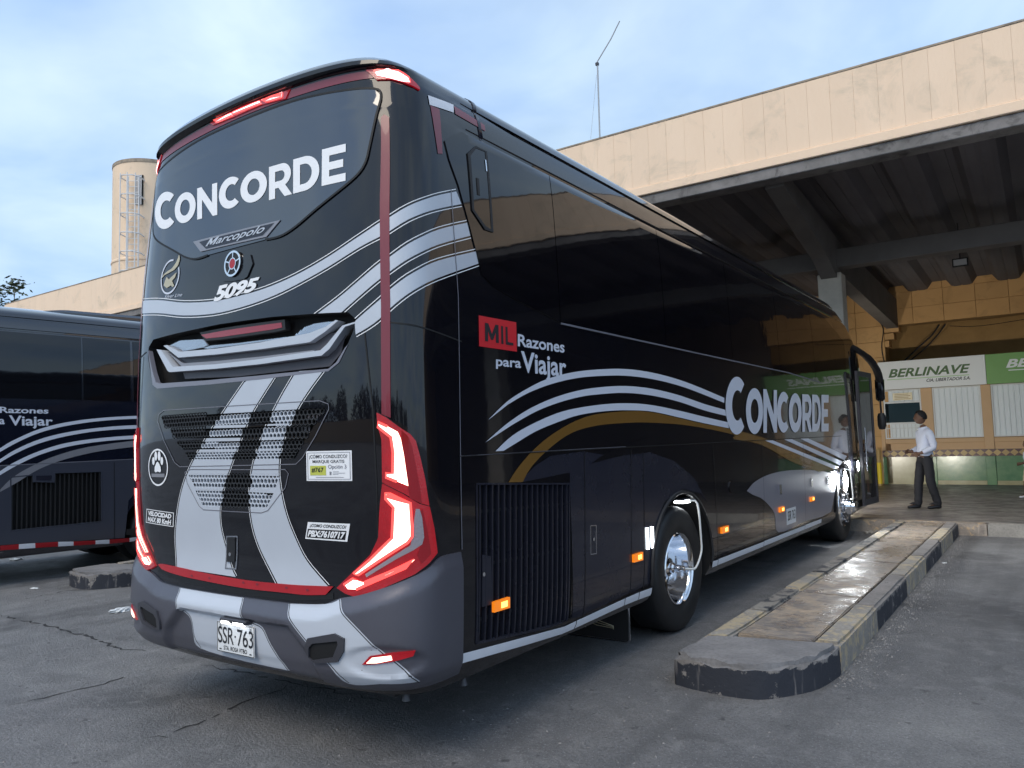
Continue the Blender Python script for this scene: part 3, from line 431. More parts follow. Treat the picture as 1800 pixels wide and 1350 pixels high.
def bm_tube(bm, pts, rad, n=8, cap=True):
    pts = [Vector(p) for p in pts]; rads = rad if isinstance(rad, (list, tuple)) else [rad] * len(pts); rings = []
    for i, p in enumerate(pts):
        d = (pts[min(i + 1, len(pts) - 1)] - pts[max(i - 1, 0)]).normalized()
        a = d.orthogonal().normalized() if i == 0 else (pa - d * pa.dot(d)).normalized()
        pa = a; b = d.cross(a)
        rings.append([bm.verts.new(p + (a * math.cos(t) + b * math.sin(t)) * rads[i]) for t in (2 * math.pi * k / n for k in range(n))])
    for r0, r1 in zip(rings, rings[1:]):
        for k in range(n): bm.faces.new((r0[k], r0[(k + 1) % n], r1[(k + 1) % n], r1[k]))
    if cap: bm.faces.new(rings[0][::-1]); bm.faces.new(rings[-1])
def tube(name, pts, rad, m, parent=None, n=8, smooth=50):
    bm = bmesh.new(); bm_tube(bm, pts, rad, n); return from_bm(name, bm, m, parent, smooth)
def bm_lathe(bm, prof, c, n=48, axis='x', closed=False):
    """revolve (radius, offset along axis) about an axis through c"""
    c = Vector(c); rings = []
    for r, a in prof:
        ring = []
        for k in range(n):
            t = 2 * math.pi * k / n
            o = Vector((a, r * math.cos(t), r * math.sin(t))) if axis == 'x' else Vector((r * math.cos(t), r * math.sin(t), a))
            ring.append(bm.verts.new(c + o))
        rings.append(ring)
    pr = list(zip(rings, rings[1:])) + ([(rings[-1], rings[0])] if closed else [])
    for r0, r1 in pr:
        for k in range(n): bm.faces.new((r0[k], r0[(k + 1) % n], r1[(k + 1) % n], r1[k]))
def lathe(name, prof, c, m, parent=None, n=48, axis='x', smooth=35, closed=False):
    bm = bmesh.new(); bm_lathe(bm, prof, c, n, axis, closed); bmesh.ops.remove_doubles(bm, verts=bm.verts, dist=1e-5); bmesh.ops.recalc_face_normals(bm, faces=bm.faces)
    return from_bm(name, bm, m, parent, smooth)
def copy_tree(o, parent=None):
    c = o.copy(); COL.objects.link(c); c.parent = parent
    for ch in list(o.children): copy_tree(ch, c)
    return c
def fill2d(loops):
    """filled triangles of 2-D loops (inner loops are holes)"""
    cu_ = bpy.data.curves.new('t', 'CURVE'); cu_.dimensions = '2D'; cu_.fill_mode = 'FRONT'
    for lp in loops:
        sp = cu_.splines.new('POLY'); sp.points.add(len(lp) - 1); sp.use_cyclic_u = True
        for q, p in zip(sp.points, lp): q.co = (p[0], p[1], 0, 1)
    ob = bpy.data.objects.new('t', cu_); me = ob.to_mesh(); bm = bmesh.new(); bm.from_mesh(me)
    ob.to_mesh_clear(); bpy.data.objects.remove(ob); bpy.data.curves.remove(cu_)
    bmesh.ops.remove_doubles(bm, verts=bm.verts, dist=1e-6); return bm
BOLD_M = [(0, 0), (.22, 0), (.22, .56), (.42, .12), (.58, .12), (.78, .56), (.78, 0), (1, 0), (1, 1), (.76, 1), (.5, .45), (.24, 1), (0, 1)]
def glyphs(s, bold, shear, space):
    cu_ = bpy.data.curves.new('t', 'FONT'); cu_.body = s; cu_.offset = bold; cu_.shear = shear; cu_.space_character = space; cu_.resolution_u = 4
    ob = bpy.data.objects.new('t', cu_); me = ob.to_mesh(); bm = bmesh.new(); bm.from_mesh(me); ob.to_mesh_clear(); bpy.data.objects.remove(ob); bpy.data.curves.remove(cu_); return bm
def text2d(s, bold=0., shear=0., space=1.):
    """outline lettering; a bold M gets its own outline because fattening folds its joints"""
    if 'M' not in s or bold < .003: bm = glyphs(s, bold, shear, space)
    else:
        bm = bmesh.new(); mx = lambda q: max((v.co.x for v in q.verts), default=0.)
        def wid(q): b = glyphs(q, 0, 0, space); r = mx(b); b.free(); return r
        h = wid('H')
        for i, c in enumerate(s):
            if c == ' ': continue
            if c == 'M':
                b = fill2d([BOLD_M]); w_ = h * 1.12
                for v in b.verts: v.co.x = v.co.x * w_ + .06; v.co.y *= .70; v.co.x += v.co.y * shear
            else: b = glyphs(c, bold, shear, 1)
            dx_ = wid(s[:i].replace('M', 'HI'[:1]) + 'H') - h + .13 * s[:i].count('M')
            for v in b.verts: v.co.x += dx_
            me = bpy.data.meshes.new('x'); b.to_mesh(me); b.free(); bm.from_mesh(me); bpy.data.meshes.remove(me)
    bmesh.ops.remove_doubles(bm, verts=bm.verts, dist=1e-6); return bm
def norm2d(bm):
    xs = [v.co.x for v in bm.verts]; ys = [v.co.y for v in bm.verts]; x0, x1, y0, y1 = min(xs), max(xs), min(ys), max(ys)
    for v in bm.verts: v.co.x = (v.co.x - x0) / (x1 - x0); v.co.y = (v.co.y - y0) / (y1 - y0); v.co.z = 0
    return bm
def to_quad(bm, q):
    """unit square -> quad (bl, br, tr, tl)"""
    for v in bm.verts:
        a, b = v.co.x, v.co.y
        v.co.x = (1 - a) * (1 - b) * q[0][0] + a * (1 - b) * q[1][0] + a * b * q[2][0] + (1 - a) * b * q[3][0]
        v.co.y = (1 - a) * (1 - b) * q[0][1] + a * (1 - b) * q[1][1] + a * b * q[2][1] + (1 - a) * b * q[3][1]
    return bm
def arc(cx, cy, rx, ry, a0, a1, n=20):
    return [(cx + rx * math.cos(R(a0 + (a1 - a0) * i / n)), cy + ry * math.sin(R(a0 + (a1 - a0) * i / n))) for i in range(n + 1)]
def inside(p, poly):
    r = False; n = len(poly); x, y = p
    for i in range(n):
        x0, y0 = poly[i]; x1, y1 = poly[(i + 1) % n]
        if (y0 > y) != (y1 > y) and x < (x1 - x0) * (y - y0) / (y1 - y0) + x0: r = not r
    return r
def letter(ch):
    """heavy geometric capitals, outlines in the unit square"""
    w = .27
    if ch == 'O': return [arc(.5, .5, .5, .5, 0, 360, 40)[:-1], arc(.5, .5, .5 - w, .5 - w * .88, 0, 360, 32)[:-1]]
    if ch == 'C': return [arc(.53, .5, .53, .5, 47, 313, 36) + arc(.56, .5, .53 - w, .5 - w * .88, 307, 53, 28)]
    if ch == 'N': return [[(0, 0), (.25, 0), (.25, .60), (.78, 0), (1, 0), (1, 1), (.75, 1), (.75, .42), (.22, 1), (0, 1)]]
    if ch == 'E': return [[(0, 0), (1, 0), (1, .215), (.32, .215), (.32, .395), (.9, .395), (.9, .605), (.32, .605), (.32, .785), (1, .785), (1, 1), (0, 1)]]
    if ch == 'D': return [[(0, 0), (.45, 0)] + arc(.45, .5, .55, .5, -90, 90, 24)[1:] + [(0, 1)], [(.27, .21), (.27, .79)] + arc(.43, .5, .29, .29, 90, -90, 18)]
    if ch == 'R': return [[(0, 0), (.27, 0), (.27, .30), (.42, .30), (.68, 0), (1, 0), (.70, .355)] + arc(.55, .66, .40, .34, -58, 90, 18) + [(0, 1)], [(.27, .50), (.27, .80)] + arc(.52, .65, .16, .15, 90, -90, 12)]

# ---- draping flat outlines on the skin of a coach
S_LINES = sorted({round(x, 3) for x in list(np.arange(-1.8, 1.81, .06)) + list(np.arange(1.8, 8.4, .55)) + list(np.arange(8.4, 13.9, .14))} | {round(-x, 3) for x in list(np.arange(1.8, 8.4, .55)) + list(np.arange(8.4, 13.9, .14))})
V_LINES = [float(v) for v in PROF[:, 0]]
def cut_lines(bm, axis, vals):
    c = [v.co[axis] for v in bm.verts]; lo, hi = min(c), max(c); no = Vector((1, 0, 0)) if axis == 0 else Vector((0, 1, 0))
    for q in vals:
        if lo + 1e-4 < q < hi - 1e-4:
            co = Vector((0, 0, 0)); co[axis] = q
            bmesh.ops.bisect_plane(bm, geom=bm.verts[:] + bm.edges[:] + bm.faces[:], plane_co=co, plane_no=no, dist=1e-6)
def drape(name, src, off, m, parent, thick=0., fine=False, holes=None, flat=False, mirror=False):
    """lay a flat shape given in (s, v) on the skin, off metres proud; thick > 0 closes its rim; holes = convex outlines left open"""
    bm = src if isinstance(src, bmesh.types.BMesh) else fill2d(src if isinstance(src[0][0], (list, tuple)) else [src])
    if mirror:
        for v in bm.verts: v.co.x = -v.co.x
    if not flat:
        ss, vv = S_LINES, V_LINES
        if fine: ss = sorted(set(S_LINES) | {round(x, 3) for x in np.arange(-1.8, 1.81, .02)}); vv = sorted(set(V_LINES) | {round(x, 3) for x in np.arange(.36, 3.7, .02)})
        cut_lines(bm, 0, ss); cut_lines(bm, 1, vv)
    if holes:
        for h in holes:
            if mirror: h = [(-a, b) for a, b in h]
            xs = [p[0] for p in h]; c = [v.co.x for v in bm.verts]
            if max(xs) < min(c) or min(xs) > max(c): continue
            for i in range(len(h)):
                a, b = h[i], h[(i + 1) % len(h)]
                bmesh.ops.bisect_plane(bm, geom=bm.verts[:] + bm.edges[:] + bm.faces[:], plane_co=(a[0], a[1], 0), plane_no=(b[1] - a[1], a[0] - b[0], 0), dist=1e-6)
            bmesh.ops.delete(bm, geom=[f for f in bm.faces if inside(f.calc_center_median()[:2], h)], context='FACES')
    fo = off if callable(off) else (lambda s, v: off)
    nr = {}; base = {}
    top = list(bm.faces)
    for v in bm.verts:
        s, q = v.co.x, v.co.y; n = body_N(s, q); base[v] = Vector(body_P(s, q)); nr[v] = Vector(n)
        v.co = base[v] + Vector(n) * fo(s, q)
    for f in top:
        f.normal_update()
        if f.normal.dot(nr[f.verts[0]]) < 0: f.normal_flip()
    if thick:
        be = [e for e in bm.edges if len(e.link_faces) == 1]; low = {}
        for e in be:
            for v in e.verts:
                if v not in low: low[v] = bm.verts.new(v.co - nr[v] * thick)
        for e in be:
            a, b = e.verts; f = e.link_faces[0]; lv = list(f.verts); i = lv.index(a)
            if lv[(i + 1) % len(lv)] != b: a, b = b, a
            bm.faces.new((b, a, low[a], low[b]))
    me = bpy.data.meshes.new(name); bm.verts.index_update(); bm.faces.index_update()
    vn = {v.index: nr.get(v) for v in bm.verts}; nt_ = len(top)
    bm.normal_update(); bm.to_mesh(me)
    me.polygons.foreach_set('use_smooth', [True] * len(me.polygons))
    if not callable(off):
        ln = []
        for p in me.polygons:
            for vi in p.vertices: ln.append(tuple(vn[vi]) if p.index < nt_ and vn[vi] is not None else tuple(p.normal))
        me.normals_split_custom_set(ln)
    else: me.set_sharp_from_angle(angle=R(32))
    bm.free(); return link(name, me, m, parent)
def ribbon(pts, w, shift=0.):
    """closed outline of a band of width w along a polyline in (s, v), shifted sideways"""
    P_ = [Vector(p) for p in pts]; a = []; b = []
    for i, p in enumerate(P_):
        d = (P_[min(i + 1, len(P_) - 1)] - P_[max(i - 1, 0)]); d.normalize(); n = Vector((-d.y, d.x))
        a.append(tuple(p + n * (shift + w / 2))); b.append(tuple(p + n * (shift - w / 2)))
    return a + b[::-1]
def smooth_line(pts, k=4):
    """Catmull-Rom through the points"""
    P_ = [np.array(p, float) for p in pts]; out = []
    for i in range(len(P_) - 1):
        p0, p1, p2, p3 = P_[max(i - 1, 0)], P_[i], P_[i + 1], P_[min(i + 2, len(P_) - 1)]
        for j in range(k):
            t = j / k; out.append(tuple(.5 * (2 * p1 + (p2 - p0) * t + (2 * p0 - 5 * p1 + 4 * p2 - p3) * t * t + (3 * p1 - p0 - 3 * p2 + p3) * t ** 3)))
    return out + [tuple(P_[-1])]
def words(name, s, quad, off, m, parent, bold=.02, shear=0., space=1.):
    return drape(name, to_quad(norm2d(text2d(s, bold, shear, space)), quad), off, m, parent)
def boolean_cut(body, cutters):
    md = body.modifiers.new('b', 'BOOLEAN'); md.operation = 'DIFFERENCE'; md.solver = 'EXACT'; md.object = cutters; md.material_mode = 'TRANSFER'
    dg = bpy.context.evaluated_depsgraph_get(); dg.update(); me = bpy.data.meshes.new_from_object(body.evaluated_get(dg))
    body.modifiers.clear(); old = body.data; body.data = me; bpy.data.meshes.remove(old); bpy.data.objects.remove(cutters)
def cutter_prism(bm, poly, o0, o1):
    """closed plug through the skin under an outline in (s, v), from o0 outside to o1 inside"""
    b2 = fill2d([poly]); cut_lines(b2, 0, S_LINES); vs = {}
    for v in b2.verts:
        n = Vector(body_N(v.co.x, v.co.y)); p = Vector(body_P(v.co.x, v.co.y)); vs[v] = (bm.verts.new(p + n * o0), bm.verts.new(p + n * o1))
    for f in b2.faces:
        bm.faces.new([vs[v][0] for v in f.verts]); bm.faces.new([vs[v][1] for v in reversed(f.verts)])
    for e in b2.edges:
        if len(e.link_faces) == 1:
            a, b = e.verts; bm.faces.new((vs[a][0], vs[a][1], vs[b][1], vs[b][0]))
    b2.free()
# ------------------------------------------------------------------ the coach
def side_s(y): return float(np.interp(y, PL_Y[:258], PL_S[:258]))
WY_R, WY_F, WZ = 3.49, 9.75, .515
def shell(parent, m, extra=None):
    sp = [0.] + [s for s in S_LINES if 1e-6 < s < S_END - .02] + [S_END]
    ring = sp + [-s for s in sp[-2:0:-1]]
    bm = bmesh.new(); rows = []
    for v in PROF[:, 0]: rows.append([bm.verts.new(body_P(s, float(v))) for s in ring])
    n = len(ring)
    for a, b in zip(rows, rows[1:]):
        for k in range(n): bm.faces.new((a[k], a[(k + 1) % n], b[(k + 1) % n], b[k]))
    bm.faces.new(rows[0][::-1])
    bmesh.ops.remove_doubles(bm, verts=bm.verts, dist=1e-4); bmesh.ops.recalc_face_normals(bm, faces=bm.faces)
    o = from_bm('body', bm, [m, 'cavity'])
    cb = bmesh.new()
    for y in (WY_R, WY_F):
        for sg in (-1, 1):
            pts = [(y + a, b) for a, b in arc(0, WZ + .03, .64, .60, -20, 200, 26)] + [(y - .62, .2), (y + .62, .2)]
            bm_prism(cb, pts, 'x', sg * .45, sg * 1.5)
    for poly, d in extra or (): cutter_prism(cb, poly, .04, -d)
    bmesh.ops.recalc_face_normals(cb, faces=cb.faces)
    cut = from_bm('cut', cb, ['cavity'])
    boolean_cut(o, cut); shade(o.data, 28); o.parent = parent; return o
def clip_s(poly, lo, hi):
    for val, sg in ((lo, 1), (hi, -1)):
        out = []
        for i, p in enumerate(poly):
            q = poly[(i + 1) % len(poly)]; pi = sg * (p[0] - val) >= 0; qi = sg * (q[0] - val) >= 0
            if pi: out.append(p)
            if pi != qi: t = (val - p[0]) / (q[0] - p[0]); out.append((val, p[1] + t * (q[1] - p[1])))
        poly = out
    return poly
def mirror_poly(right):
    """outline given for s >= 0 from bottom/inner to top/inner -> symmetric outline"""
    return right + [(-s, v) for s, v in right[::-1]]
def disc(c, rx, ry, n=28): return arc(c[0], c[1], rx, ry, 0, 360, n)[:-1]
def vec_at(s, v, off=0.): return Vector(body_P(s, v)) + Vector(body_N(s, v)) * off

bus = empty('coach_bus')
tag(bus, 'black coach with lit red tail lamps and white stripes, parked beside the kerbed island', 'bus')
BANDS = [D['mb%d' % i] for i in range(1, 7)]
body = shell(bus, 'paint', [(D['recess'], .085)] + [(b, .05) for b in BANDS] + [(D['grille_s'], .10)])

# rear window and its frame line
rg = [p for p in D['rear_glass'] if p[0] > .02 and p[1] > 1]
rg = [(0, 3.525)] + [(s, min(v, 3.53)) for s, v in rg if v > 2.6]
gl = rg + [(0, rg[-1][1] - .005)]
rear_glass = drape('rear_window', mirror_poly(gl[1:-1][::-1])[::-1], .006, 'glass_rear', bus, thick=.006)
drape('window_seal', ribbon(smooth_line(mirror_poly(gl[1:-1][::-1])), .012), .0075, 'seam', rear_glass)
for nm, ch in zip(('C', 'O1', 'N', 'C2', 'O2', 'R', 'D', 'E'), 'CONCORDE'):
    drape('letter', to_quad(fill2d(letter(ch)), D['con_' + nm]), .0085, 'white_vinyl', rear_glass)
# maker's badge
mb = drape('name_badge', D['marco'], .012, 'silver_dark', bus, thick=.012)
drape('badge_inset', [(s * .86 + .01, v - (v - 2.855) * .28) for s, v in D['marco']], .0135, 'panel_dark', mb)
words('lettering', 'Marcopolo', [(-.30, 2.835), (.26, 2.822), (.30, 2.880), (-.27, 2.892)], .016, 'silver', mb, .012, .3)
bp = drape('badge_panel', D['badge_panel'], .008, 'paint', bus, thick=.008)
c = D['round_badge'][0]
rb = drape('round_emblem', disc(c, .078, .078), .016, 'matte', bus, thick=.012)
drape('ring', [disc(c, .078, .078), disc(c, .066, .066)], .020, 'chrome', rb, thick=.006)
drape('center', disc(c, .027, .030, 16), .020, 'tape_red', rb)
for k in range(5):
    a = 90 + 72 * k; p0 = (c[0] + .03 * math.cos(R(a)), c[1] + .03 * math.sin(R(a))); p1 = (c[0] + .068 * math.cos(R(a)), c[1] + .068 * math.sin(R(a)))
    drape('spoke', ribbon([p0, p1], .008), .0195, 'chrome', rb)
drape('ring', [disc(c, .034, .036, 20), disc(c, .028, .030, 20)], .0195, 'chrome', rb)
# gold crest
c = D['gold'][0]; rx, ry = .118, .114
ge = drape('crest', [arc(c[0], c[1], rx, ry, 75, 385, 40) + arc(c[0], c[1], rx - .012, ry - .012, 385, 75, 40)], .0035, 'side_white', bus)
drape('feather', D['gold_feather'], .0042, 'gold', ge); drape('wing', D['gold_wing'], .0042, 'gold', ge)
words('lettering', 'Silver Line', D['silver_txt'], .0035, 'side_white', ge, .0, .5)
# the three stripes that sweep round the corner
s1 = [p for p in D['st1'] if p[1] > .1]; n1_ = len(s1) // 2
up, lo = s1[:13], s1[13:]
up = [(-1.28, up[0][1] + .055)] + up; lo = lo + [(-1.28, lo[-1][1] + .055)]
def stripe(name, up, lo, m, parent, holes=None, pin='white_vinyl', off=.003):
    u, l = smooth_line(up), smooth_line(lo)
    o = drape(name, u + l, off, m, parent, holes=holes)
    drape('pinstripe', ribbon(u, .0045, .013), off, pin, o, holes=holes); drape('pinstripe', ribbon(l, .0045, .013), off, pin, o, holes=holes)
    return o
stripe('stripe', up, lo, 'silver', bus)
q = D['st2']; stripe('stripe', q[:8], q[8:], 'silver', bus, holes=[D['recess']])
q = D['st3']; stripe('stripe', q[:7], q[7:14], 'silver', bus, holes=[D['recess']])
words('fleet_number', '5095', D['n5095'], .006, 'white_vinyl', bus, .045, .22, .95)
# red reflective strips up both corners and a band under the roof lip
for mir in (False, True): drape('reflector_strip', D['red_v'], .004, 'tape_red_dull', bus, mirror=mir)
drape('reflector_band', [(-1.1, 3.555), (1.1, 3.555), (1.13, 3.60), (-1.13, 3.60)], .0035, 'tape_red_dull', bus)
for mir in (False, True): drape('panel_gap', ribbon(D['seam_h'], .008), .002, 'seam', bus, mirror=mir)
for mir in (False, True): drape('panel_gap', ribbon([(1.07, .93), (1.085, 1.4), (1.078, 1.8), (1.03, 2.24)], .008), .002, 'seam', bus, mirror=mir)
# air intake under the window
gr = drape('air_intake', D['lip'], .004, 'panel_grey', bus, thick=.03)
drape('back_panel', [(-.78, 2.255), (-.60, 2.12), (-.56, 2.06), (.0, 2.035), (.76, 2.035), (.84, 2.10), (.88, 2.21), (.72, 2.215), (.28, 2.195), (-.12, 2.20), (-.55, 2.222)], -.05, 'intake_grey', gr)
for nm in ('bar1', 'bar2'): drape('louver', D[nm], -.012 if nm == 'bar1' else -.004, 'silver', gr, thick=.06)
drape('louver', D['bar2b'], -.03, 'silver_dark', gr, thick=.05)
for nm in ('mesh_l', 'mesh_r', 'mesh_c'):
    P_ = D[nm]; xs = [p[0] for p in P_]; ys = [p[1] for p in P_]; drape('backing', P_, -.05, 'silver_dark', gr)
    bm = bmesh.new(); st = .013
    for sl_ in (1, -1):
        k = -40
        while k < 140:
            x0 = min(xs) + k * st; pts = []
            for j in range(30):
                y = min(ys) + (max(ys) - min(ys)) * j / 29; x = x0 + sl_ * (y - min(ys)) * 1.3
                if inside((x, y), P_): pts.append((x, y))
            if len(pts) > 2:
                b2 = fill2d([ribbon([pts[0], pts[-1]], .0045)])
                for v in b2.verts: v.co = vec_at(v.co.x, v.co.y, -.044 + .003 * sl_)
                me_ = bpy.data.meshes.new('x'); b2.to_mesh(me_); bm.from_mesh(me_); b2.free(); bpy.data.meshes.remove(me_)
            k += 1
    tag(from_bm('wire_mesh', bm, 'chrome_soft', gr), kind='stuff')
bq3 = [(s, 2.292 + (v - 2.292) * .8) for s, v in D['brake3']]
bl = drape('brake_light', bq3, -.012, 'red_unlit', bus, thick=.04)
drape('bezel', [[(s * 1.06 + .0, v + (.012 if v > 2.29 else -.010)) for s, v in D['brake3']], bq3], -.014, 'matte', bl, thick=.04)
# the two silver bands down the engine lid, cut out over the vents
SL, SR = D['stL'], D['stR']
oL = drape('stripe', smooth_line(SL[2:12]) + smooth_line(SL[13:] + SL[:1]) + [SL[1]], .003, 'silver', bus, holes=BANDS)
oR = drape('stripe', smooth_line(SR[2:12]) + smooth_line(SR[13:] + SR[:1]) + [SR[1]], .003, 'silver', bus, holes=BANDS)
for o, P_ in ((oL, SL), (oR, SR)):
    for e in (P_[2:12], P_[13:] + P_[:1]): drape('pinstripe', ribbon(smooth_line(e), .004, .011), .0032, 'white_vinyl', o, holes=BANDS)
def hexes(band):
    xs = [p[0] for p in band]; ys = [p[1] for p in band]; p = .031; rr = p / math.sqrt(3); bm = bmesh.new(); j = 0; y = max(ys) - .008
    ny = max(2, round((max(ys) - min(ys) - .01) / (rr * 1.5))); dy = (max(ys) - min(ys) - .012) / ny
    for j in range(ny + 1):
        x = min(xs) + (p / 2 if j % 2 else 0); y = max(ys) - .006 - j * dy; sy = dy / (rr * 1.5)
        while x < max(xs):
            if inside((x, y), band):
                o_ = [(x + rr * math.cos(R(60 * k + 30)), y + rr * sy * math.sin(R(60 * k + 30))) for k in range(6)]
                i_ = [(x + .74 * (a - x), y + .74 * (b - y)) for a, b in o_]
                mi = 1 if inside((x, y), SL) or inside((x, y), SR) else 0
                vo = [bm.verts.new(vec_at(a, b, .0035)) for a, b in o_]; vi = [bm.verts.new(vec_at(a, b, .0025)) for a, b in i_]; vd = [bm.verts.new(vec_at(a, b, -.010)) for a, b in i_]
                for k in range(6):
                    f = bm.faces.new((vo[k], vo[(k + 1) % 6], vi[(k + 1) % 6], vi[k])); f.material_index = mi
                    f = bm.faces.new((vi[k], vi[(k + 1) % 6], vd[(k + 1) % 6], vd[k])); f.material_index = mi
            x += p
    return bm
for nm, bs in (('mesh_up', BANDS[:4]), ('mesh_lo', BANDS[4:])):
    vp_ = drape('vent_panel', [ribbon(D[nm] + D[nm][:1], .005)][0], .0042, 'seam_light', bus)
    for b in bs: tag(from_bm('hex_mesh', hexes(b), ['matte', 'silver'], vp_), kind='stuff')
for s, v in ((-.60, 1.79), (.62, 1.77), (.68, 1.77), (.60, 1.70)):
    drape('lens', disc((s, v), .035, .018, 12), -.03, 'clear_lens', vp_)
# stickers
c = D['paw'][0]
pw = drape('paw_sticker', [disc(c, .128, .118, 36), disc(c, .117, .107, 36)], .0035, 'white_vinyl', bus)
drape('pad', [(c[0] + x, c[1] + y) for x, y in ((-.042, -.024), (-.038, .002), (-.015, .03), (0, .036), (.015, .03), (.038, .002), (.042, -.024), (.028, -.032), (0, -.026), (-.028, -.032))], .0035, 'white_vinyl', pw)
for x, y, a, b in ((-.055, .04, .017, .026), (-.022, .072, .018, .03), (.022, .072, .018, .03), (.055, .04, .017, .026)): drape('toe', disc((c[0] + x, c[1] + y), a, b, 14), .0035, 'white_vinyl', pw)
drape('label', [(c[0] - .085, c[1] - .062), (c[0] + .085, c[1] - .062), (c[0] + .085, c[1] - .04), (c[0] - .085, c[1] - .04)], .0035, 'silver_dark', pw)
def rect_in(q, a, b, c_, d):
    f = lambda x, y: tuple((1 - x) * (1 - y) * q[0][i] + x * (1 - y) * q[1][i] + x * y * q[2][i] + (1 - x) * y * q[3][i] for i in (0, 1))
    return [f(a, c_), f(b, c_), f(b, d), f(a, d)]
q = D['velo']; q = [(-.99, q[0][1]), (-.625, q[1][1]), (-.61, q[2][1]), (-.965, q[3][1])]
st = drape('speed_sticker', [q, rect_in(q, .02, .98, .05, .95)], .0035, 'white_vinyl', bus)
words('lettering', 'VELOCIDAD', rect_in(q, .08, .92, .55, .88), .0035, 'white_vinyl', st, .05, .1); words('lettering', 'MAX 80 KmH', rect_in(q, .08, .92, .10, .48), .0035, 'white_vinyl', st, .045, .1)
q = D['como']
st = drape('notice_sticker', q, .0035, 'white_vinyl', bus); drape('border', [rect_in(q, .03, .97, .05, .95), rect_in(q, .042, .958, .065, .935)], .0045, 'panel_grey', st)
words('lettering', '¿CÓMO CONDUZCO?', rect_in(q, .07, .91, .73, .90), .005, 'panel_dark', st, .006); words('lettering', 'MARQUE GRATIS', rect_in(q, .15, .85, .58, .70), .005, 'panel_dark', st, .006)
words('lettering', 'Opción 3', rect_in(q, .50, .89, .37, .54), .005, 'panel_grey', st, .006)
b_ = drape('block', rect_in(q, .09, .45, .19, .51), .005, 'lime', st); words('lettering', '#767', rect_in(q, .13, .40, .28, .45), .006, 'ink', b_, .02)
for k, (a, b) in enumerate(((.60, .73), (.60, .86), (.60, .72))): drape('line', rect_in(q, a, b, .30 - .045 * k, .312 - .045 * k), .005, 'silver_dark', st)
drape('line', rect_in(q, .22, .83, .115, .13), .005, 'silver_dark', st); drape('shield', rect_in(q, .53, .57, .2, .31), .005, 'silver_dark', st)
q = D['pbx']
st = drape('phone_sticker', [q, rect_in(q, .025, .95, .08, .60)], .0035, 'white_vinyl', bus)
words('lettering', '¿COMO CONDUZCO?', rect_in(q, .07, .93, .67, .90), .0045, 'ink', st, .025, .1); words('lettering', 'PBX:7610717', rect_in(q, .05, .93, .14, .54), .0045, 'white_vinyl', st, .05, .12)
# lid handle, keyhole
q = D['handle']
hd = drape('lid_handle', [q, rect_in(q, .10, .90, .04, .96)], .006, 'chrome_soft', bus, thick=.006); drape('pocket', rect_in(q, .10, .90, .04, .96), .002, 'matte', hd)
drape('grip', rect_in(q, .15, .85, .22, .94), .012, 'matte', hd, thick=.01); drape('keyhole', disc(((q[0][0] + q[2][0]) / 2 - .005, (q[0][1] + q[2][1]) / 2 - .01), .011, .011, 12), .016, 'chrome', hd, thick=.004)
# red strip along the lid's lower edge
rs = [(-.80, .897), (-.749, .906), (-.5, .898), (-.28, .887), (-.06, .880), (.158, .876), (.377, .878), (.55, .882), (.66, .887), (.80, .893)]
rl = [(.75, .848), (.61, .836), (.465, .835), (.38, .834), (.163, .831), (-.057, .835), (-.276, .842), (-.492, .850), (-.654, .862), (-.75, .874)]
sp_ = drape('reflector_strip', smooth_line(rs) + smooth_line(rl), .008, 'tape_red', bus, thick=.004)
for s in (-.4, -.22, .1, .22, .46, .62): drape('rivet', disc((s, .862), .012, .006, 10), .0105, 'tape_red_dull', sp_)
drape('lid_gap', ribbon([(-.8, .868), (-.5, .832), (0, .812), (.5, .813), (.8, .846)], .030), .003, 'seam', bus)

# tail lamps
for mir in (False, True):
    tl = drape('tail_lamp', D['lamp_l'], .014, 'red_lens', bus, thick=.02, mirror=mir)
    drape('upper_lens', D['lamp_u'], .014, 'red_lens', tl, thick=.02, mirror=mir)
    drape('side_lens', [(1.226, 1.68), (1.255, 1.65), (1.272, 1.6), (1.30, 1.40), (1.308, 1.31), (1.25, 1.345), (1.24, 1.5), (1.222, 1.62)], .0155, 'red_dark', tl, mirror=mir)
    drape('side_lens', [(1.31, 1.285), (1.330, 1.17), (1.342, 1.06), (1.29, 1.015), (1.27, 1.06), (1.295, 1.12), (1.29, 1.27)], .0155, 'red_dark', tl, mirror=mir)
    for nm in ('guide_u', 'guide_l', 'guide_b'):
        drape('light_guide', D[nm], .0185, 'glow', tl, thick=.004, mirror=mir)
        drape('guide_glow', ribbon(D[nm] + D[nm][:2], .014), .0235, 'guide_glow', tl, mirror=mir)  # painted red glow laid over the rim of each guide
    drape('reverse_lens', D['clear_l'], .0185, 'clear_lens', tl, thick=.004, mirror=mir)
    rl_ = drape('roof_lamp', D['light_r'], .010, 'red_lens', bus, thick=.015, mirror=mir); drape('light_guide', D['light_ri'], .014, 'glow_top', rl_, mirror=mir); drape('guide_glow', ribbon(D['light_ri'] + D['light_ri'][:2], .014), .0165, 'guide_glow', rl_, mirror=mir)
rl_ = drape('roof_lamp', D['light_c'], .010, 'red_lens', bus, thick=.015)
for nm in ('light_ci', 'light_ci2', 'light_ci3'):
    drape('light_guide', D[nm], .014, 'glow_top', rl_); drape('guide_glow', ribbon(D[nm] + D[nm][:2], .009), .0165, 'guide_glow', rl_)

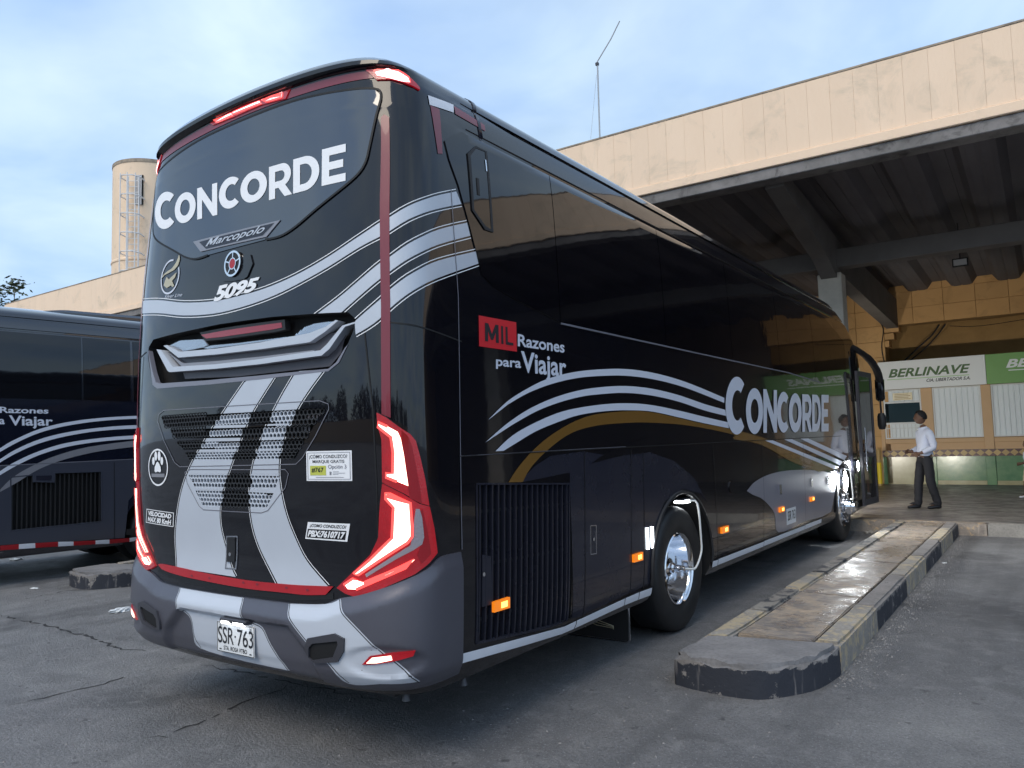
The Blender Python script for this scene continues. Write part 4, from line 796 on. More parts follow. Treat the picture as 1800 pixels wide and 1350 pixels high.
# bumper
BT = [(0, .783), (.484, .785), (.70, .795), (.768, .807), (.861, .841), (.976, .862), (1.155, .918), (1.316, .985), (1.416, 1.036), (1.57, 1.04)]
def btop(s): return float(np.interp(abs(s), [p[0] for p in BT], [p[1] for p in BT]))
def sstep(x): x = min(max(x, 0), 1); return x * x * (3 - 2 * x)
def bump_off(s, v):
    d = btop(s) - v
    o = .014 + .031 * sstep(d / .085) * (1 - .55 * sstep((abs(s) - .9) / .5))
    o -= .028 * sstep((.50 - v) / .12)
    w = float(np.interp(v, [.42, .53, .675], [.72, .68, .50])) ; a = sstep((w - abs(s - .03)) / .05) * sstep((.685 - v) / .03)
    o -= .036 * a * (1 - .5 * sstep((.48 - v) / .06))
    e = math.hypot((s - 1.12) / .20, (v - .555) / .075); e2 = math.hypot((s + 1.12) / .20, (v - .555) / .075)
    o -= .014 * (1 - sstep((min(e, e2) - .75) / .35))
    return o
bt = smooth_line(BT, 3); bq = [(0, .405), (.6, .40), (1.1, .40), (1.4, .405), (1.57, .41)]
bpoly = bt + bq[::-1]; bpoly = bpoly[:-1] if False else bpoly
bumper = drape('bumper', bt + bq[:0:-1] + [(-s, v) for s, v in bq] + [(-s, v) for s, v in bt[:0:-1]], bump_off, 'bumper', bus, thick=.07, fine=True)
def on_bump(e): return lambda s, v: bump_off(s, v) + e
def bstripe(P_, l, r):
    o = drape('stripe', P_, on_bump(.0022), 'silver', bumper, fine=True)
    for e in (l, r): drape('pinstripe', ribbon(smooth_line(e), .005, -.008), on_bump(.003), 'ink', o, fine=True)
q = [(s, min(v, btop(s) - .002)) for s, v in D['bsL']]; bstripe(smooth_line(q[:3]) + smooth_line(q[2:7])[1:] + smooth_line(q[7:] + q[:1])[:-1], q[2:7], q[8:] + q[:1])
q = [(s, min(v, btop(s) - .002)) for s, v in D['bsR']]; bstripe(smooth_line(q[:3]) + smooth_line(q[2:8])[1:] + smooth_line(q[8:] + q[:1])[:-1], q[2:8], q[9:] + q[:1])
# the number plate
def flat_text(name, s, o, u, w, sx, sy, m, parent, bold=.02, shear=0., space=1.):
    """text in a plane: lower-left corner o, unit vectors u (along) and w (up), size sx by sy"""
    bm = norm2d(text2d(s, bold, shear, space)); o, u, w = Vector(o), Vector(u), Vector(w)
    for v in bm.verts: v.co = o + u * (v.co.x * sx) + w * (v.co.y * sy)
    return from_bm(name, bm, m, parent)
px_, pz_ = .065, .553; py_ = body_P(px_, pz_)[1] - bump_off(px_, pz_) - .012
pl = box('number_plate', px_ - .168, px_ + .168, py_ - .004, py_, pz_ - .083, pz_ + .083, 'plate', bus, bev=.0015)
ya = py_ - .0055
for a, b, c_, d in ((-.166, .166, .078, .081), (-.166, .166, -.081, -.078), (-.166, -.163, -.078, .078), (.163, .166, -.078, .078)): box('border', px_ + a, px_ + b, ya, ya + .001, pz_ + c_, pz_ + d, 'ink', pl)
flat_text('characters', 'SSR', (px_ - .158, ya, pz_ - .034), (1, 0, 0), (0, 0, 1), .145, .092, 'ink', pl, .004, 0, .95); flat_text('characters', '763', (px_ + .018, ya, pz_ - .034), (1, 0, 0), (0, 0, 1), .14, .092, 'ink', pl, .004, 0, .95)
box('dot', px_ - .006, px_ + .004, ya, ya + .001, pz_ + .008, pz_ + .018, 'ink', pl)
flat_text('characters', 'STA. ROSA VTBO', (px_ - .105, ya, pz_ - .069), (1, 0, 0), (0, 0, 1), .21, .024, 'ink', pl, .012)
for a in (-.135, .135): box('bolt', px_ + a - .006, px_ + a + .006, ya - .002, ya + .001, pz_ + .06, pz_ + .072, 'steel', pl); box('slot', px_ + a - .009, px_ + a + .009, ya, ya + .001, pz_ - .070, pz_ - .064, 'ink', pl)
lt = box('plate_lamp', px_ - .09, px_ + .14, py_ - .045, py_ + .02, pz_ + .094, pz_ + .120, 'plastic_grey', bus, bev=.006)
box('bulb', px_ - .075, px_ - .0, py_ - .048, py_ - .02, pz_ + .089, pz_ + .107, 'plate_glow', lt, bev=.005); box('bulb', px_ + .03, px_ + .125, py_ - .048, py_ - .02, pz_ + .089, pz_ + .107, 'plate_glow', lt, bev=.005)
# tow-eye bezels and fog lamps
for mir in (False, True):
    bz = drape('tow_bezel', [D['bezel_o'], D['bezel_i']], on_bump(.014), 'plastic_grey', bus, thick=.03, mirror=mir); drape('socket', D['bezel_i'], on_bump(.0035), 'cavity', bz, mirror=mir)
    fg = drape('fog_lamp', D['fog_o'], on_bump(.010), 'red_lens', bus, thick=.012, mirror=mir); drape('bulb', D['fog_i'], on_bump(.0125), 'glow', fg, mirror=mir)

# ---- right side
sg_ = [(s, min(v, 3.382)) for s, v in D['side_glass']]
cutsS = [1.0, 2.69, 4.40, 6.05, 7.75, 9.45, 12.5]
for a, b in zip(cutsS, cutsS[1:]):
    P_ = clip_s(sg_, a + (.004 if a > 1.1 else 0), b - .004)
    if len(P_) > 2: w_ = drape('side_window', P_, .007, 'glass', bus, thick=.008)
    if a < 9 and len(P_) > 2: drape('side_window', P_, .007, 'glass', bus, thick=.008, mirror=True)
drape('window_trim', ribbon([(2.70, 2.378), (5.3, 2.374), (8.1, 2.374), (9.7, 2.335)], .012), .007, 'seam_light', bus, thick=.006)
ht = drape('escape_hatch', D['hatch'], .012, 'glass', bus, thick=.006); drape('seal', [D['hatch'], D['hatch_i']], .0145, 'matte', ht, thick=.004)
drape('latch', [(1.838, 3.03), (1.860, 3.03), (1.860, 3.13), (1.838, 3.13)], .016, 'matte', ht, thick=.006); drape('clip', [(1.940, 3.20), (1.950, 3.20), (1.950, 3.27), (1.940, 3.27)], .016, 'chrome', ht)
drape('front_window', [(12.05, 1.45), (S_END, 1.38), (S_END, 3.05), (12.15, 2.95), (11.95, 2.5)], .006, 'glass', bus, thick=.006)
# red and white tape by the roof
q = D['wtape']; drape('tape', [(s, min(v, 3.535)) for s, v in q], .004, 'tape_white', bus); drape('tape', D['rtape_v'], .0035, 'tape_red_dull', bus)
drape('tape', [(1.715, 3.48), (2.0, 3.47), (2.0, 3.51), (1.715, 3.53)], .004, 'tape_red_dull', bus)
drape('roof_strap', ribbon([(1.95, 3.36), (1.94, 3.5), (1.93, 3.64), (1.93, 3.7)], .03), .006, 'panel_dark', bus, thick=.006)
# lettering on the side
ml = drape('slogan_block', D['mil'], .004, 'block_red', bus); words('lettering', 'MIL', D['mil_txt'], .0055, 'ink', ml, .01)
for k in ('razones', 'para', 'viajar'): words('slogan', {'razones': 'Razones', 'para': 'para', 'viajar': 'Viajar'}[k], [(s, v - (.03 if k == 'para' else .0)) for s, v in D[k]] if k != 'viajar' else [(2.206, 1.985), (2.735, 1.985), (2.743, 2.155), (2.213, 2.155)], .004, 'side_white', bus, .022)
for k in ('arc1', 'arc2', 'arc3'):
    P_ = D[k]; drape('stripe', smooth_line(P_[:11]) + smooth_line(P_[11:]), .005, 'side_white', bus)
P_ = D['brown']; drape('stripe', smooth_line(P_[:14]) + smooth_line(P_[14:]), .0035, 'brown', bus)
for k in ('fs1', 'fs2', 'fs3'): drape('stripe', D[k], .0055, 'side_white', bus)
for nm, ch in zip(('C', 'O1', 'N', 'C2', 'O2', 'R', 'D', 'E'), 'CONCORDE'): drape('letter', to_quad(fill2d(letter(ch)), D['sc_' + nm]), .0075, 'side_white', bus)
# lower colour fields
P_ = D['greyF']; drape('colour_field', smooth_line(P_[:7]) + [(10.28, .90), (9.9, .52), (9.4, .50)] + smooth_line(P_[8:] + P_[:1]), .0022, 'panel_grey', bus)
P_ = [(1.60, 1.40), (2.133, 1.367)] + D['dgrey'][1:8] + [(4.95, 1.18), (5.15, 1.02), (5.0, 1.11), (4.6, 1.175), (4.2, 1.10), (4.02, .86), (3.97, .50), (2.79, .46), (2.73, .47), (2.73, 1.40)]
drape('colour_field', P_[1:], .0022, 'panel_dark', bus)
drape('colour_field', smooth_line(D['leaf'] + D['leaf'][:1])[:-1], .003, 'paint', bus)
# panel gaps of the flaps
for k in ('vseam1', 'vseam2', 'vseam3'): drape('panel_gap', ribbon(D[k], .007), .0045, 'seam', bus)
for pts in ([(1.59, 1.54), (3.6, 1.548), (6.8, 1.560), (10.8, 1.575)], [(6.85, 1.555), (6.80, .50)], [(8.55, 1.555), (8.5, .50)], [(5.35, 1.55), (5.40, .50)]): drape('panel_gap', ribbon(pts, .007), .006, 'seam', bus)
drape('panel_gap', ribbon([(1.60, 3.0), (1.625, 2.4), (1.60, 1.534), (1.59, 1.05)], .006), .005, 'seam_light', bus)
drape('panel_gap', ribbon([(1.595, 1.535), (2.9, 1.543), (3.55, 1.546)], .004, .006), .006, 'seam_light', bus)
# engine grille with its upright slats
gq = [(s, v) for s, v in D['grille_s']]
gt = lambda s: float(np.interp(s, [1.73, 2.72], [1.375, 1.325])); gb = lambda s: float(np.interp(s, [1.69, 1.83, 2.44, 2.66], [.545, .525, .475, .47]))
sgr = drape('engine_grille', [ribbon([(1.71, .54), (1.735, 1.385), (2.722, 1.328), (2.664, .468), (2.44, .472), (1.71, .54)], .014)][0], .006, 'panel_dark', bus, thick=.02)
for k in range(17):
    f = (k + .5) / 17; st_, sb_ = 1.735 + f * .985, 1.70 + f * .965
    drape('slat', [(sb_ - .0055, gb(sb_) - .005), (sb_ + .0055, gb(sb_) - .005), (st_ + .0055, gt(st_) + .005), (st_ - .0055, gt(st_) + .005)], .004, 'panel_dark', sgr, thick=.028)
for v in (.66, .95, 1.24): drape('rail', [(1.71, v), (2.68, v - .03), (2.68, v - .045), (1.71, v - .015)], -.02, 'matte', sgr, thick=.01)
drape('lock_plate', [(1.76, .72), (1.85, .72), (1.85, .98), (1.77, 1.0)], .003, 'panel_dark', sgr, thick=.02); drape('keyhole', disc((1.775, .893), .012, .012, 12), .008, 'chrome', sgr)
# flap lock, fuel cap, small pulls
lk = drape('flap_lock', [[(2.965, .84), (3.05, .835), (3.06, 1.03), (2.975, 1.035)], [(2.972, .846), (3.043, .842), (3.052, 1.024), (2.982, 1.028)]], .006, 'chrome_soft', bus, thick=.004); drape('keyhole', disc((3.015, .938), .012, .012, 12), .008, 'chrome', lk)
drape('fuel_cap', disc(D['fuel'][0], .10, .06), .01, 'paint', bus, thick=.01)
for p in D['ph']: drape('flap_pull', [(p[0] - .04, p[1] - .05), (p[0] + .04, p[1] - .05), (p[0] + .04, p[1] + .06), (p[0] - .04, p[1] + .06)], .008, 'chrome_soft', bus, thick=.006)
q = [(7.66, .56), (8.05, .56), (8.05, .745), (7.66, .745)]; sp2 = drape('side_plate', q, .006, 'plate', bus, thick=.003); words('characters', 'SSR 763', rect_in(q, .08, .92, .25, .85), .0075, 'ink', sp2, .01)
# lower reflective strips, cut at the flap joints
sx1 = [(1.53, .518, .468), (2.64, .436, .388), (2.79, .442, .390), (3.486, .462, .410), (3.72, .466, .408), (3.945, .462, .402)]
t_ = lambda s: float(np.interp(s, [p[0] for p in sx1], [p[1] for p in sx1])); b__ = lambda s: float(np.interp(s, [p[0] for p in sx1], [p[2] for p in sx1]))
for a, b in ((1.53, 2.785), (2.795, 3.48), (3.49, 3.715), (3.725, 3.945)):
    ks = [a] + [p[0] for p in sx1 if a < p[0] < b] + [b]; drape('reflector_tape', [(k, b__(k)) for k in ks] + [(k, t_(k)) for k in ks[::-1]], .006, 'tape_white', bus)
for a, b in ((5.25, 5.39), (5.40, 6.79), (6.80, 8.49), (8.50, 9.35)): drape('reflector_tape', [(a, .425), (b, .423), (b, .475), (a, .480)], .006, 'tape_white', bus)
# marker lamps and white side LEDs
for p in D['mark'] + D['mark2'][:2]:
    w_ = .075 if p[0] < 5 else .09
    ml_ = drape('marker_lamp', [(p[0] - w_, p[1] - .028), (p[0] + w_, p[1] - .03), (p[0] + w_, p[1] + .03), (p[0] - w_, p[1] + .028)], .022, 'amber', bus, thick=.02); drape('bulb', [(p[0] - w_ * .15, p[1] - .016), (p[0] + w_ * .65, p[1] - .016), (p[0] + w_ * .65, p[1] + .016), (p[0] - w_ * .15, p[1] + .016)], .0235, 'amber_core', ml_)
for a, b in ((3.84, 3.875), (3.925, 3.965)): drape('led_strip', [(a, .765), (b, .760), (b, .925), (a, .930)], .010, 'led_white', bus, thick=.006)

# ---- wheels
def wheel(y, side, dual, name='wheel'):
    w = empty(name, (0, y, WZ)); w.parent = bus; sg = side
    P_ = [(.285, 1.215), (.30, 1.236), (.36, 1.256), (.43, 1.262), (.475, 1.255), (.502, 1.236), (.513, 1.205), (.515, 1.15), (.515, 1.02), (.511, .97), (.48, .945), (.36, .935), (.285, .96)]
    lathe('tyre', [(r, sg * x) for r, x in P_], (0, 0, 0), 'rubber', w, 56, 'x', 40)
    if dual: lathe('tyre', [(r, sg * (x - .34)) for r, x in P_], (0, 0, 0), 'rubber', w, 40, 'x', 40)
    if dual: rp = [(.287, 1.205), (.300, 1.240), (.292, 1.248), (.283, 1.238), (.272, 1.20), (.268, 1.14), (.252, 1.10), (.248, 1.05), (.226, 1.01), (.20, 1.00), (.192, 1.005), (.125, 1.01)]
    else: rp = [(.287, 1.205), (.300, 1.240), (.292, 1.25), (.28, 1.235), (.262, 1.20), (.25, 1.20), (.235, 1.225), (.20, 1.25), (.15, 1.27), (.125, 1.28)]
    lathe('rim', [(r, sg * x) for r, x in rp], (0, 0, 0), 'chrome', w, 56, 'x', 35)
    x0 = 1.005 if dual else 1.27
    lathe('hub', [(.13, sg * x0), (.126, sg * (x0 + .06)), (.118, sg * (x0 + .10)), (.085, sg * (x0 + .115)), (.08, sg * (x0 + .15)), (.06, sg * (x0 + .16)), (.045, sg * (x0 + .165)), (.0, sg * (x0 + .165))], (0, 0, 0), 'chrome', w, 32, 'x', 35)
    bm = bmesh.new()
    for k in range(40):
        a = 2 * math.pi * k / 40; ca, sa = math.cos(a), math.sin(a); vs = bm_box(bm, sg * x0, sg * (x0 + .03), .135, .193, -.0055, .0055)
        for v in vs: v.co = Vector((v.co.x, v.co.y * ca - v.co.z * sa, v.co.y * sa + v.co.z * ca))
    from_bm('hub_ribs', bm, 'chrome_soft', w)
    bm = bmesh.new()
    for k in range(10): a = 2 * math.pi * (k + .5) / 10; bm_lathe(bm, [(.0, sg * (x0 + .045)), (.014, sg * (x0 + .04)), (.014, sg * x0)], (0, .222 * math.cos(a), .222 * math.sin(a)), 8, 'x')
    from_bm('wheel_nuts', bm, 'chrome_soft', w)
    return w
for y, d in ((WY_R, True), (WY_F, False)):
    wheel(y, 1, d); wheel(y, -1, d)
# arch lips, wheel-well lamps, tyre-inflation pipe, mud flap
for y in (WY_R, WY_F):
    pts = [(1.292 if b > .5 else 1.28, y + a, b) for a, b in arc(0, WZ + .03, .645, .605, -6, 186, 30)]
    tube('arch_lip', pts, .016, 'matte', bus, 6)
for y in (WY_R, WY_F):
    well = box('wheel_lamp', 1.14, 1.250, y + .14, y + .30, 1.065, 1.09, 'plastic_grey', bus, bev=.008); box('bulb', 1.15, 1.255, y + .15, y + .29, 1.042, 1.062, 'well_white', well, bev=.008)
    tube('inflation_pipe', smooth_line([(1.16, y, WZ), (1.30, y + .06, WZ - .01), (1.325, y + .15, WZ - .01), (1.335, y + .26, WZ + .10), (1.33, y + .285, WZ + .22), (1.315, y + .275, WZ + .52), (1.24, y + .24, WZ + .535)]), .009, 'frame_white', bus, 8)
lathe('rotary_joint', [(.0, 1.29), (.022, 1.285), (.03, 1.25), (.03, 1.20), (.045, 1.19), (.045, 1.17)], (0, WY_R, WZ), 'chrome', bus, 16)
fl = box('mud_flap', .60, 1.19, 2.62, 2.632, .10, .42, 'matte', bus); tube('flap_edge', [(1.196, 2.612, .42), (1.196, 2.612, .11), (1.17, 2.612, .092), (.60, 2.612, .092)], .009, 'chrome_soft', fl, 6)
for k in range(3): tube('emblem', [(.66 + .1 * k, 2.614, .245 - .018 * k), (.92, 2.614, .232 - .02 * k), (1.06, 2.614, .20 - .008 * k), (1.06, 2.614, .192 - .008 * k)], .0035, 'gold', fl, 5)
for k in range(5): box('emblem', .68 + .03 * k, .70 + .03 * k, 2.612, 2.62, .165, .185, 'steel', fl)
box('underbody', -1.05, 1.05, .25, 11.6, .33, .40, 'matte', bus)
for x, y in ((1.10, .28), (1.2, .62)): lathe('drain_spout', [(.012, .02), (.016, -.03), (.024, -.055), (.0, -.055)], (x, y, .37), 'plastic_grey', bus, 10, 'z')
# front wheel lights, corner chrome
for yy, zz, rr in ((WY_F - .39, .91, .15), (WY_F + .58, 1.10, .085)):
    fl_ = empty('side_lamp', (1.345, yy, zz)); fl_.parent = bus
    lathe('bezel', [(rr + .03, -.02), (rr + .035, .02), (rr + .01, .04), (rr, .03)], (0, 0, 0), 'chrome', fl_, 24)
    bm = bmesh.new(); bmesh.ops.create_icosphere(bm, subdivisions=3, radius=rr); bmesh.ops.scale(bm, vec=(.42, 1, 1), verts=bm.verts); from_bm('bulb', bm, 'head_white', fl_, 60)
for k in range(4): tube('chrome_trim', [(1.30, WY_F + .40, .78 - .08 * k), (1.335, WY_F + .52, .77 - .08 * k), (1.31, WY_F + .66, .79 - .08 * k)], .014, 'chrome', bus, 6)
# headlamps at the nose, their light falls on the offices
for x in (-.92, .92):
    hl = empty('headlamp', (x, 12.22, .86)); hl.parent = bus
    lathe('reflector', [(.13, .02), (.11, -.04), (.0, -.06)], (0, 0, 0), 'chrome', hl, 20, 'z'); hl.rotation_euler = (R(-90), 0, 0)
    lathe('bulb', [(.0, .055), (.07, .05), (.10, .02), (.0, .0)], (0, 0, 0), 'head_white', hl, 16, 'z')
    sp_l = bpy.data.lights.new('headlamp_beam', 'SPOT'); sp_l.energy = 300; sp_l.spot_size = R(95); sp_l.spot_blend = .8; sp_l.shadow_soft_size = .09; sp_l.color = (1, .93, .80)
    so_ = bpy.data.objects.new('headlamp_beam', sp_l); COL.objects.link(so_); so_.location = (x, 12.46, .86); so_.rotation_euler = (R(97), 0, 0)
# open entrance door ahead of the front wheel
box('door_opening', 1.16, 1.275, 10.75, 11.40, .42, 2.45, 'cavity', bus)
dx, dy = .07, .80; L_ = math.hypot(dx, dy)
dr = empty('door', (1.355, 10.72, 0), math.atan2(dy, dx)); dr.parent = bus
bm = bmesh.new(); bm_box(bm, 0, .07, -.02, .02, .45, 2.62); bm_box(bm, L_ - .07, L_, -.02, .02, .45, 2.62); bm_box(bm, .07, L_ - .07, -.02, .02, 2.54, 2.62); bm_box(bm, .07, L_ - .07, -.02, .02, .45, .55); bm_box(bm, .07, L_ - .07, -.02, .02, 1.22, 1.28)
from_bm('frame', bm, 'plastic_grey', dr); box('pane', .07, L_ - .07, -.008, .008, 1.28, 2.54, 'glass', dr); box('panel', .07, L_ - .07, -.01, .01, .55, 1.22, 'paint', dr)
tube('handle', [(.12, -.05, 1.0), (.12, -.05, 1.7)], .012, 'chrome_soft', dr)
# mirrors
mr = empty('mirror', (0, 0, 0)); mr.parent = bus
tube('arm', smooth_line([(1.08, 10.9, 3.12), (1.24, 11.2, 3.05), (1.38, 11.7, 2.90), (1.45, 12.05, 2.70), (1.46, 12.2, 2.52)]), [.03] * 4 + [.05] * 4 + [.06] * 4 + [.065] * 4 + [.06], 'matte', mr, 12)
bm = bmesh.new(); bm_box(bm, 1.38, 1.53, 12.15, 12.27, 2.16, 2.58, .04); from_bm('housing', bm, 'paint', mr, 40)
lathe('small_mirror', [(.0, -.15), (.05, -.14), (.07, -.08), (.07, .08), (.05, .14), (.0, .15)], (1.45, 12.22, 1.81), 'matte', mr, 16, 'z'); tube('stem', [(1.45, 12.2, 2.16), (1.45, 12.22, 1.95)], .015, 'matte', mr)

# ------------------------------------------------------------------ the coach in the next bay
bus2 = empty('coach_bus', (-8.30, .35, 0), R(-5)); bus2.scale = (1, 1, .95)
tag(bus2, 'dark coach at the left edge with red and white tape along its skirt', 'bus')
shell(bus2, 'paint2', [([(s, v) for s, v in D2['grille']], .08)])
drape('colour_field', [(1.3, 1.57), (2.44, 1.577), (3.33, 1.590), (4.2, 1.60), (4.2, 1.23), (4.0, 1.0), (3.96, .46), (2.66, .535), (1.3, .60)], .0022, 'panel_slate', bus2, holes=[D2['grille']])
for k in ('arc1', 'arc2', 'arc3'):
    P_ = D2[k]; u = [(1.9, P_[0][1] - .42)] + P_[:6] + [(4.7, P_[5][1] + .005), (5.6, P_[5][1] - .06)]; l = [(5.6, P_[6][1] - .06), (4.7, P_[6][1] + .005)] + P_[6:]
    drape('stripe', smooth_line(u) + smooth_line(l), .005, 'side_white', bus2)
P_ = D2['slate']; drape('stripe', smooth_line(P_[:6]) + smooth_line(P_[6:]), .004, 'silver_dark', bus2)
words('slogan', 'Razones', [(2.41, 2.27), (2.964, 2.267), (2.969, 2.345), (2.41, 2.352)], .004, 'side_white', bus2, .022); words('slogan', 'Viajar', [(2.518, 2.06), (3.021, 2.062), (3.018, 2.225), (2.514, 2.240)], .004, 'side_white', bus2, .022)
words('slogan', 'para', [(2.22, 2.085), (2.47, 2.09), (2.468, 2.19), (2.22, 2.195)], .004, 'side_white', bus2, .022)
q = [(2.03, 2.22), (2.40, 2.22), (2.40, 2.42), (2.03, 2.42)]; ml = drape('slogan_block', q, .004, 'tape_red', bus2); words('lettering', 'MIL', rect_in(q, .12, .88, .2, .8), .0055, 'ink', ml, .01)
g2 = drape('engine_grille', ribbon(D2['grille'] + D2['grille'][:1], .016), .006, 'panel_slate', bus2, thick=.02)
for k in range(20):
    s = 2.575 + k * .055; drape('slat', [(s - .008, .72), (s + .008, .72), (s + .004, 1.43), (s - .012, 1.43)], -.01, 'matte', g2, thick=.02)
fl = drape('filler_flap', D2['flap'], .012, 'panel_slate', bus2, thick=.02); q = D2['flap']; drape('inset', rect_in(q, .15, .85, .2, .75), .014, 'panel_dark', fl)
sb, st_ = D2['strip'], D2['stript']
for i in range(8): drape('reflector_tape', [sb[i], sb[i + 1], st_[i + 1], st_[i]], .006, 'tape_red' if i % 2 == 0 else 'tape_white', bus2)
drape('reflector_tape', [(4.14, .40), (4.4, .39), (4.4, .445), (4.16, .455)], .006, 'tape_red', bus2)
for a, b in ((1.9, 3.37), (3.39, 4.02), (4.06, 6.0), (6.02, 9.4)): drape('side_window', [(a, 2.47), (b, 2.47), (b, 3.37), (a + (.0 if a > 2 else -.3), 3.37)], .007, 'glass', bus2, thick=.008)
drape('panel_gap', ribbon([(1.6, 1.572), (2.44, 1.577), (4.1, 1.605), (6, 1.62)], .012), .006, 'seam_light', bus2); drape('panel_gap', ribbon([(3.80, 1.57), (3.82, .46)], .008), .006, 'seam', bus2)
drape('marker_lamp', [(3.98, .50), (4.10, .49), (4.10, .58), (3.98, .59)], .006, 'matte', bus2, thick=.004)
prism('roof_pod', [(1.6, 3.70), (2.2, 3.80), (3.6, 3.83), (4.5, 3.74), (4.7, 3.66), (1.6, 3.6)], 'x', -.75, .95, 'paint2', bus2, bev=.04)
for w in [o for o in list(bus.children) if o.name.startswith('wheel') and o.type == 'EMPTY']: copy_tree(w, bus2)
# ------------------------------------------------------------------ ground
def ground_material():
    m = bpy.data.materials.new('asphalt'); m.use_nodes = True; t = m.node_tree; b = t.nodes['Principled BSDF']; l = t.links
    co = nd(t, 'ShaderNodeTexCoord').outputs['Object']
    def noise(scale, detail=5, rough=.6, dist=0.):
        n = nd(t, 'ShaderNodeTexNoise'); n.inputs['Scale'].default_value = scale; n.inputs['Detail'].default_value = detail; n.inputs['Roughness'].default_value = rough; n.inputs['Distortion'].default_value = dist; l.new(co, n.inputs['Vector']); return n.outputs['Fac']
    def rng(src, a, b_, c=0., d=1.):
        r = nd(t, 'ShaderNodeMapRange'); r.inputs[1].default_value = a; r.inputs[2].default_value = b_; r.inputs[3].default_value = c; r.inputs[4].default_value = d; l.new(src, r.inputs[0]); return r.outputs[0]
    def mixc(f, a, c):
        x = nd(t, 'ShaderNodeMix'); x.data_type = 'RGBA'
        if isinstance(f, float): x.inputs[0].default_value = f
        else: l.new(f, x.inputs[0])
        for i, q in ((6, a), (7, c)):
            if isinstance(q, tuple): x.inputs[i].default_value = (*q, 1)
            else: l.new(q, x.inputs[i])
        return x.outputs[2]
    big = rng(noise(.35, 6, .62, .6), .36, .66); mid = rng(noise(1.7, 6, .65, .4), .42, .70); fine = rng(noise(48, 4, .75), .36, .66); grit = rng(noise(85, 2, .6), .60, .70)
    col = mixc(big, (.165, .166, .174), (.315, .312, .312)); col = mixc(rng(mid, 0, 1, 0, .55), col, (.125, .125, .130)); col = mixc(rng(fine, 0, 1, .0, .62), col, (.080, .080, .086)); col = mixc(rng(grit, 0, 1, 0, .7), col, (.42, .43, .45))
    vo = nd(t, 'ShaderNodeTexNoise'); vo.inputs['Scale'].default_value = .55; vo.inputs['Detail'].default_value = 3; vo.inputs['Distortion'].default_value = 1.2; l.new(co, vo.inputs['Vector'])
    oil = rng(vo.outputs['Fac'], .57, .70, 0, .75); col = mixc(oil, col, (.060, .060, .064))
    dust = rng(noise(5.5, 9, .75, .5), .50, .66, 0, .45); col = mixc(dust, col, (.33, .325, .325)); spots = rng(noise(11, 3, .5), .66, .72, 0, .7); col = mixc(spots, col, (.06, .06, .066))
    mk = nd(t, 'ShaderNodeMapping'); mk.inputs['Scale'].default_value = (2.6, .16, 1); mk.inputs['Rotation'].default_value = (0, 0, .06); l.new(co, mk.inputs[0]); mn = nd(t, 'ShaderNodeTexNoise'); mn.inputs['Scale'].default_value = 1; mn.inputs['Detail'].default_value = 5; l.new(mk.outputs[0], mn.inputs['Vector']); col = mixc(rng(mn.outputs['Fac'], .54, .68, 0, .45), col, (.085, .085, .09))
    l.new(col, b.inputs['Base Color'])
    l.new(rng(noise(.8, 4), .35, .7, .50, .80), b.inputs['Roughness'])
    ad = nd(t, 'ShaderNodeMath'); ad.operation = 'ADD'; l.new(fine, ad.inputs[0]); l.new(noise(3.0, 4), ad.inputs[1])
    bp = nd(t, 'ShaderNodeBump'); bp.inputs['Strength'].default_value = 1; bp.inputs['Distance'].default_value = .007; l.new(ad.outputs[0], bp.inputs['Height']); l.new(bp.outputs[0], b.inputs['Normal'])
    M['asphalt'] = m
ground_material()
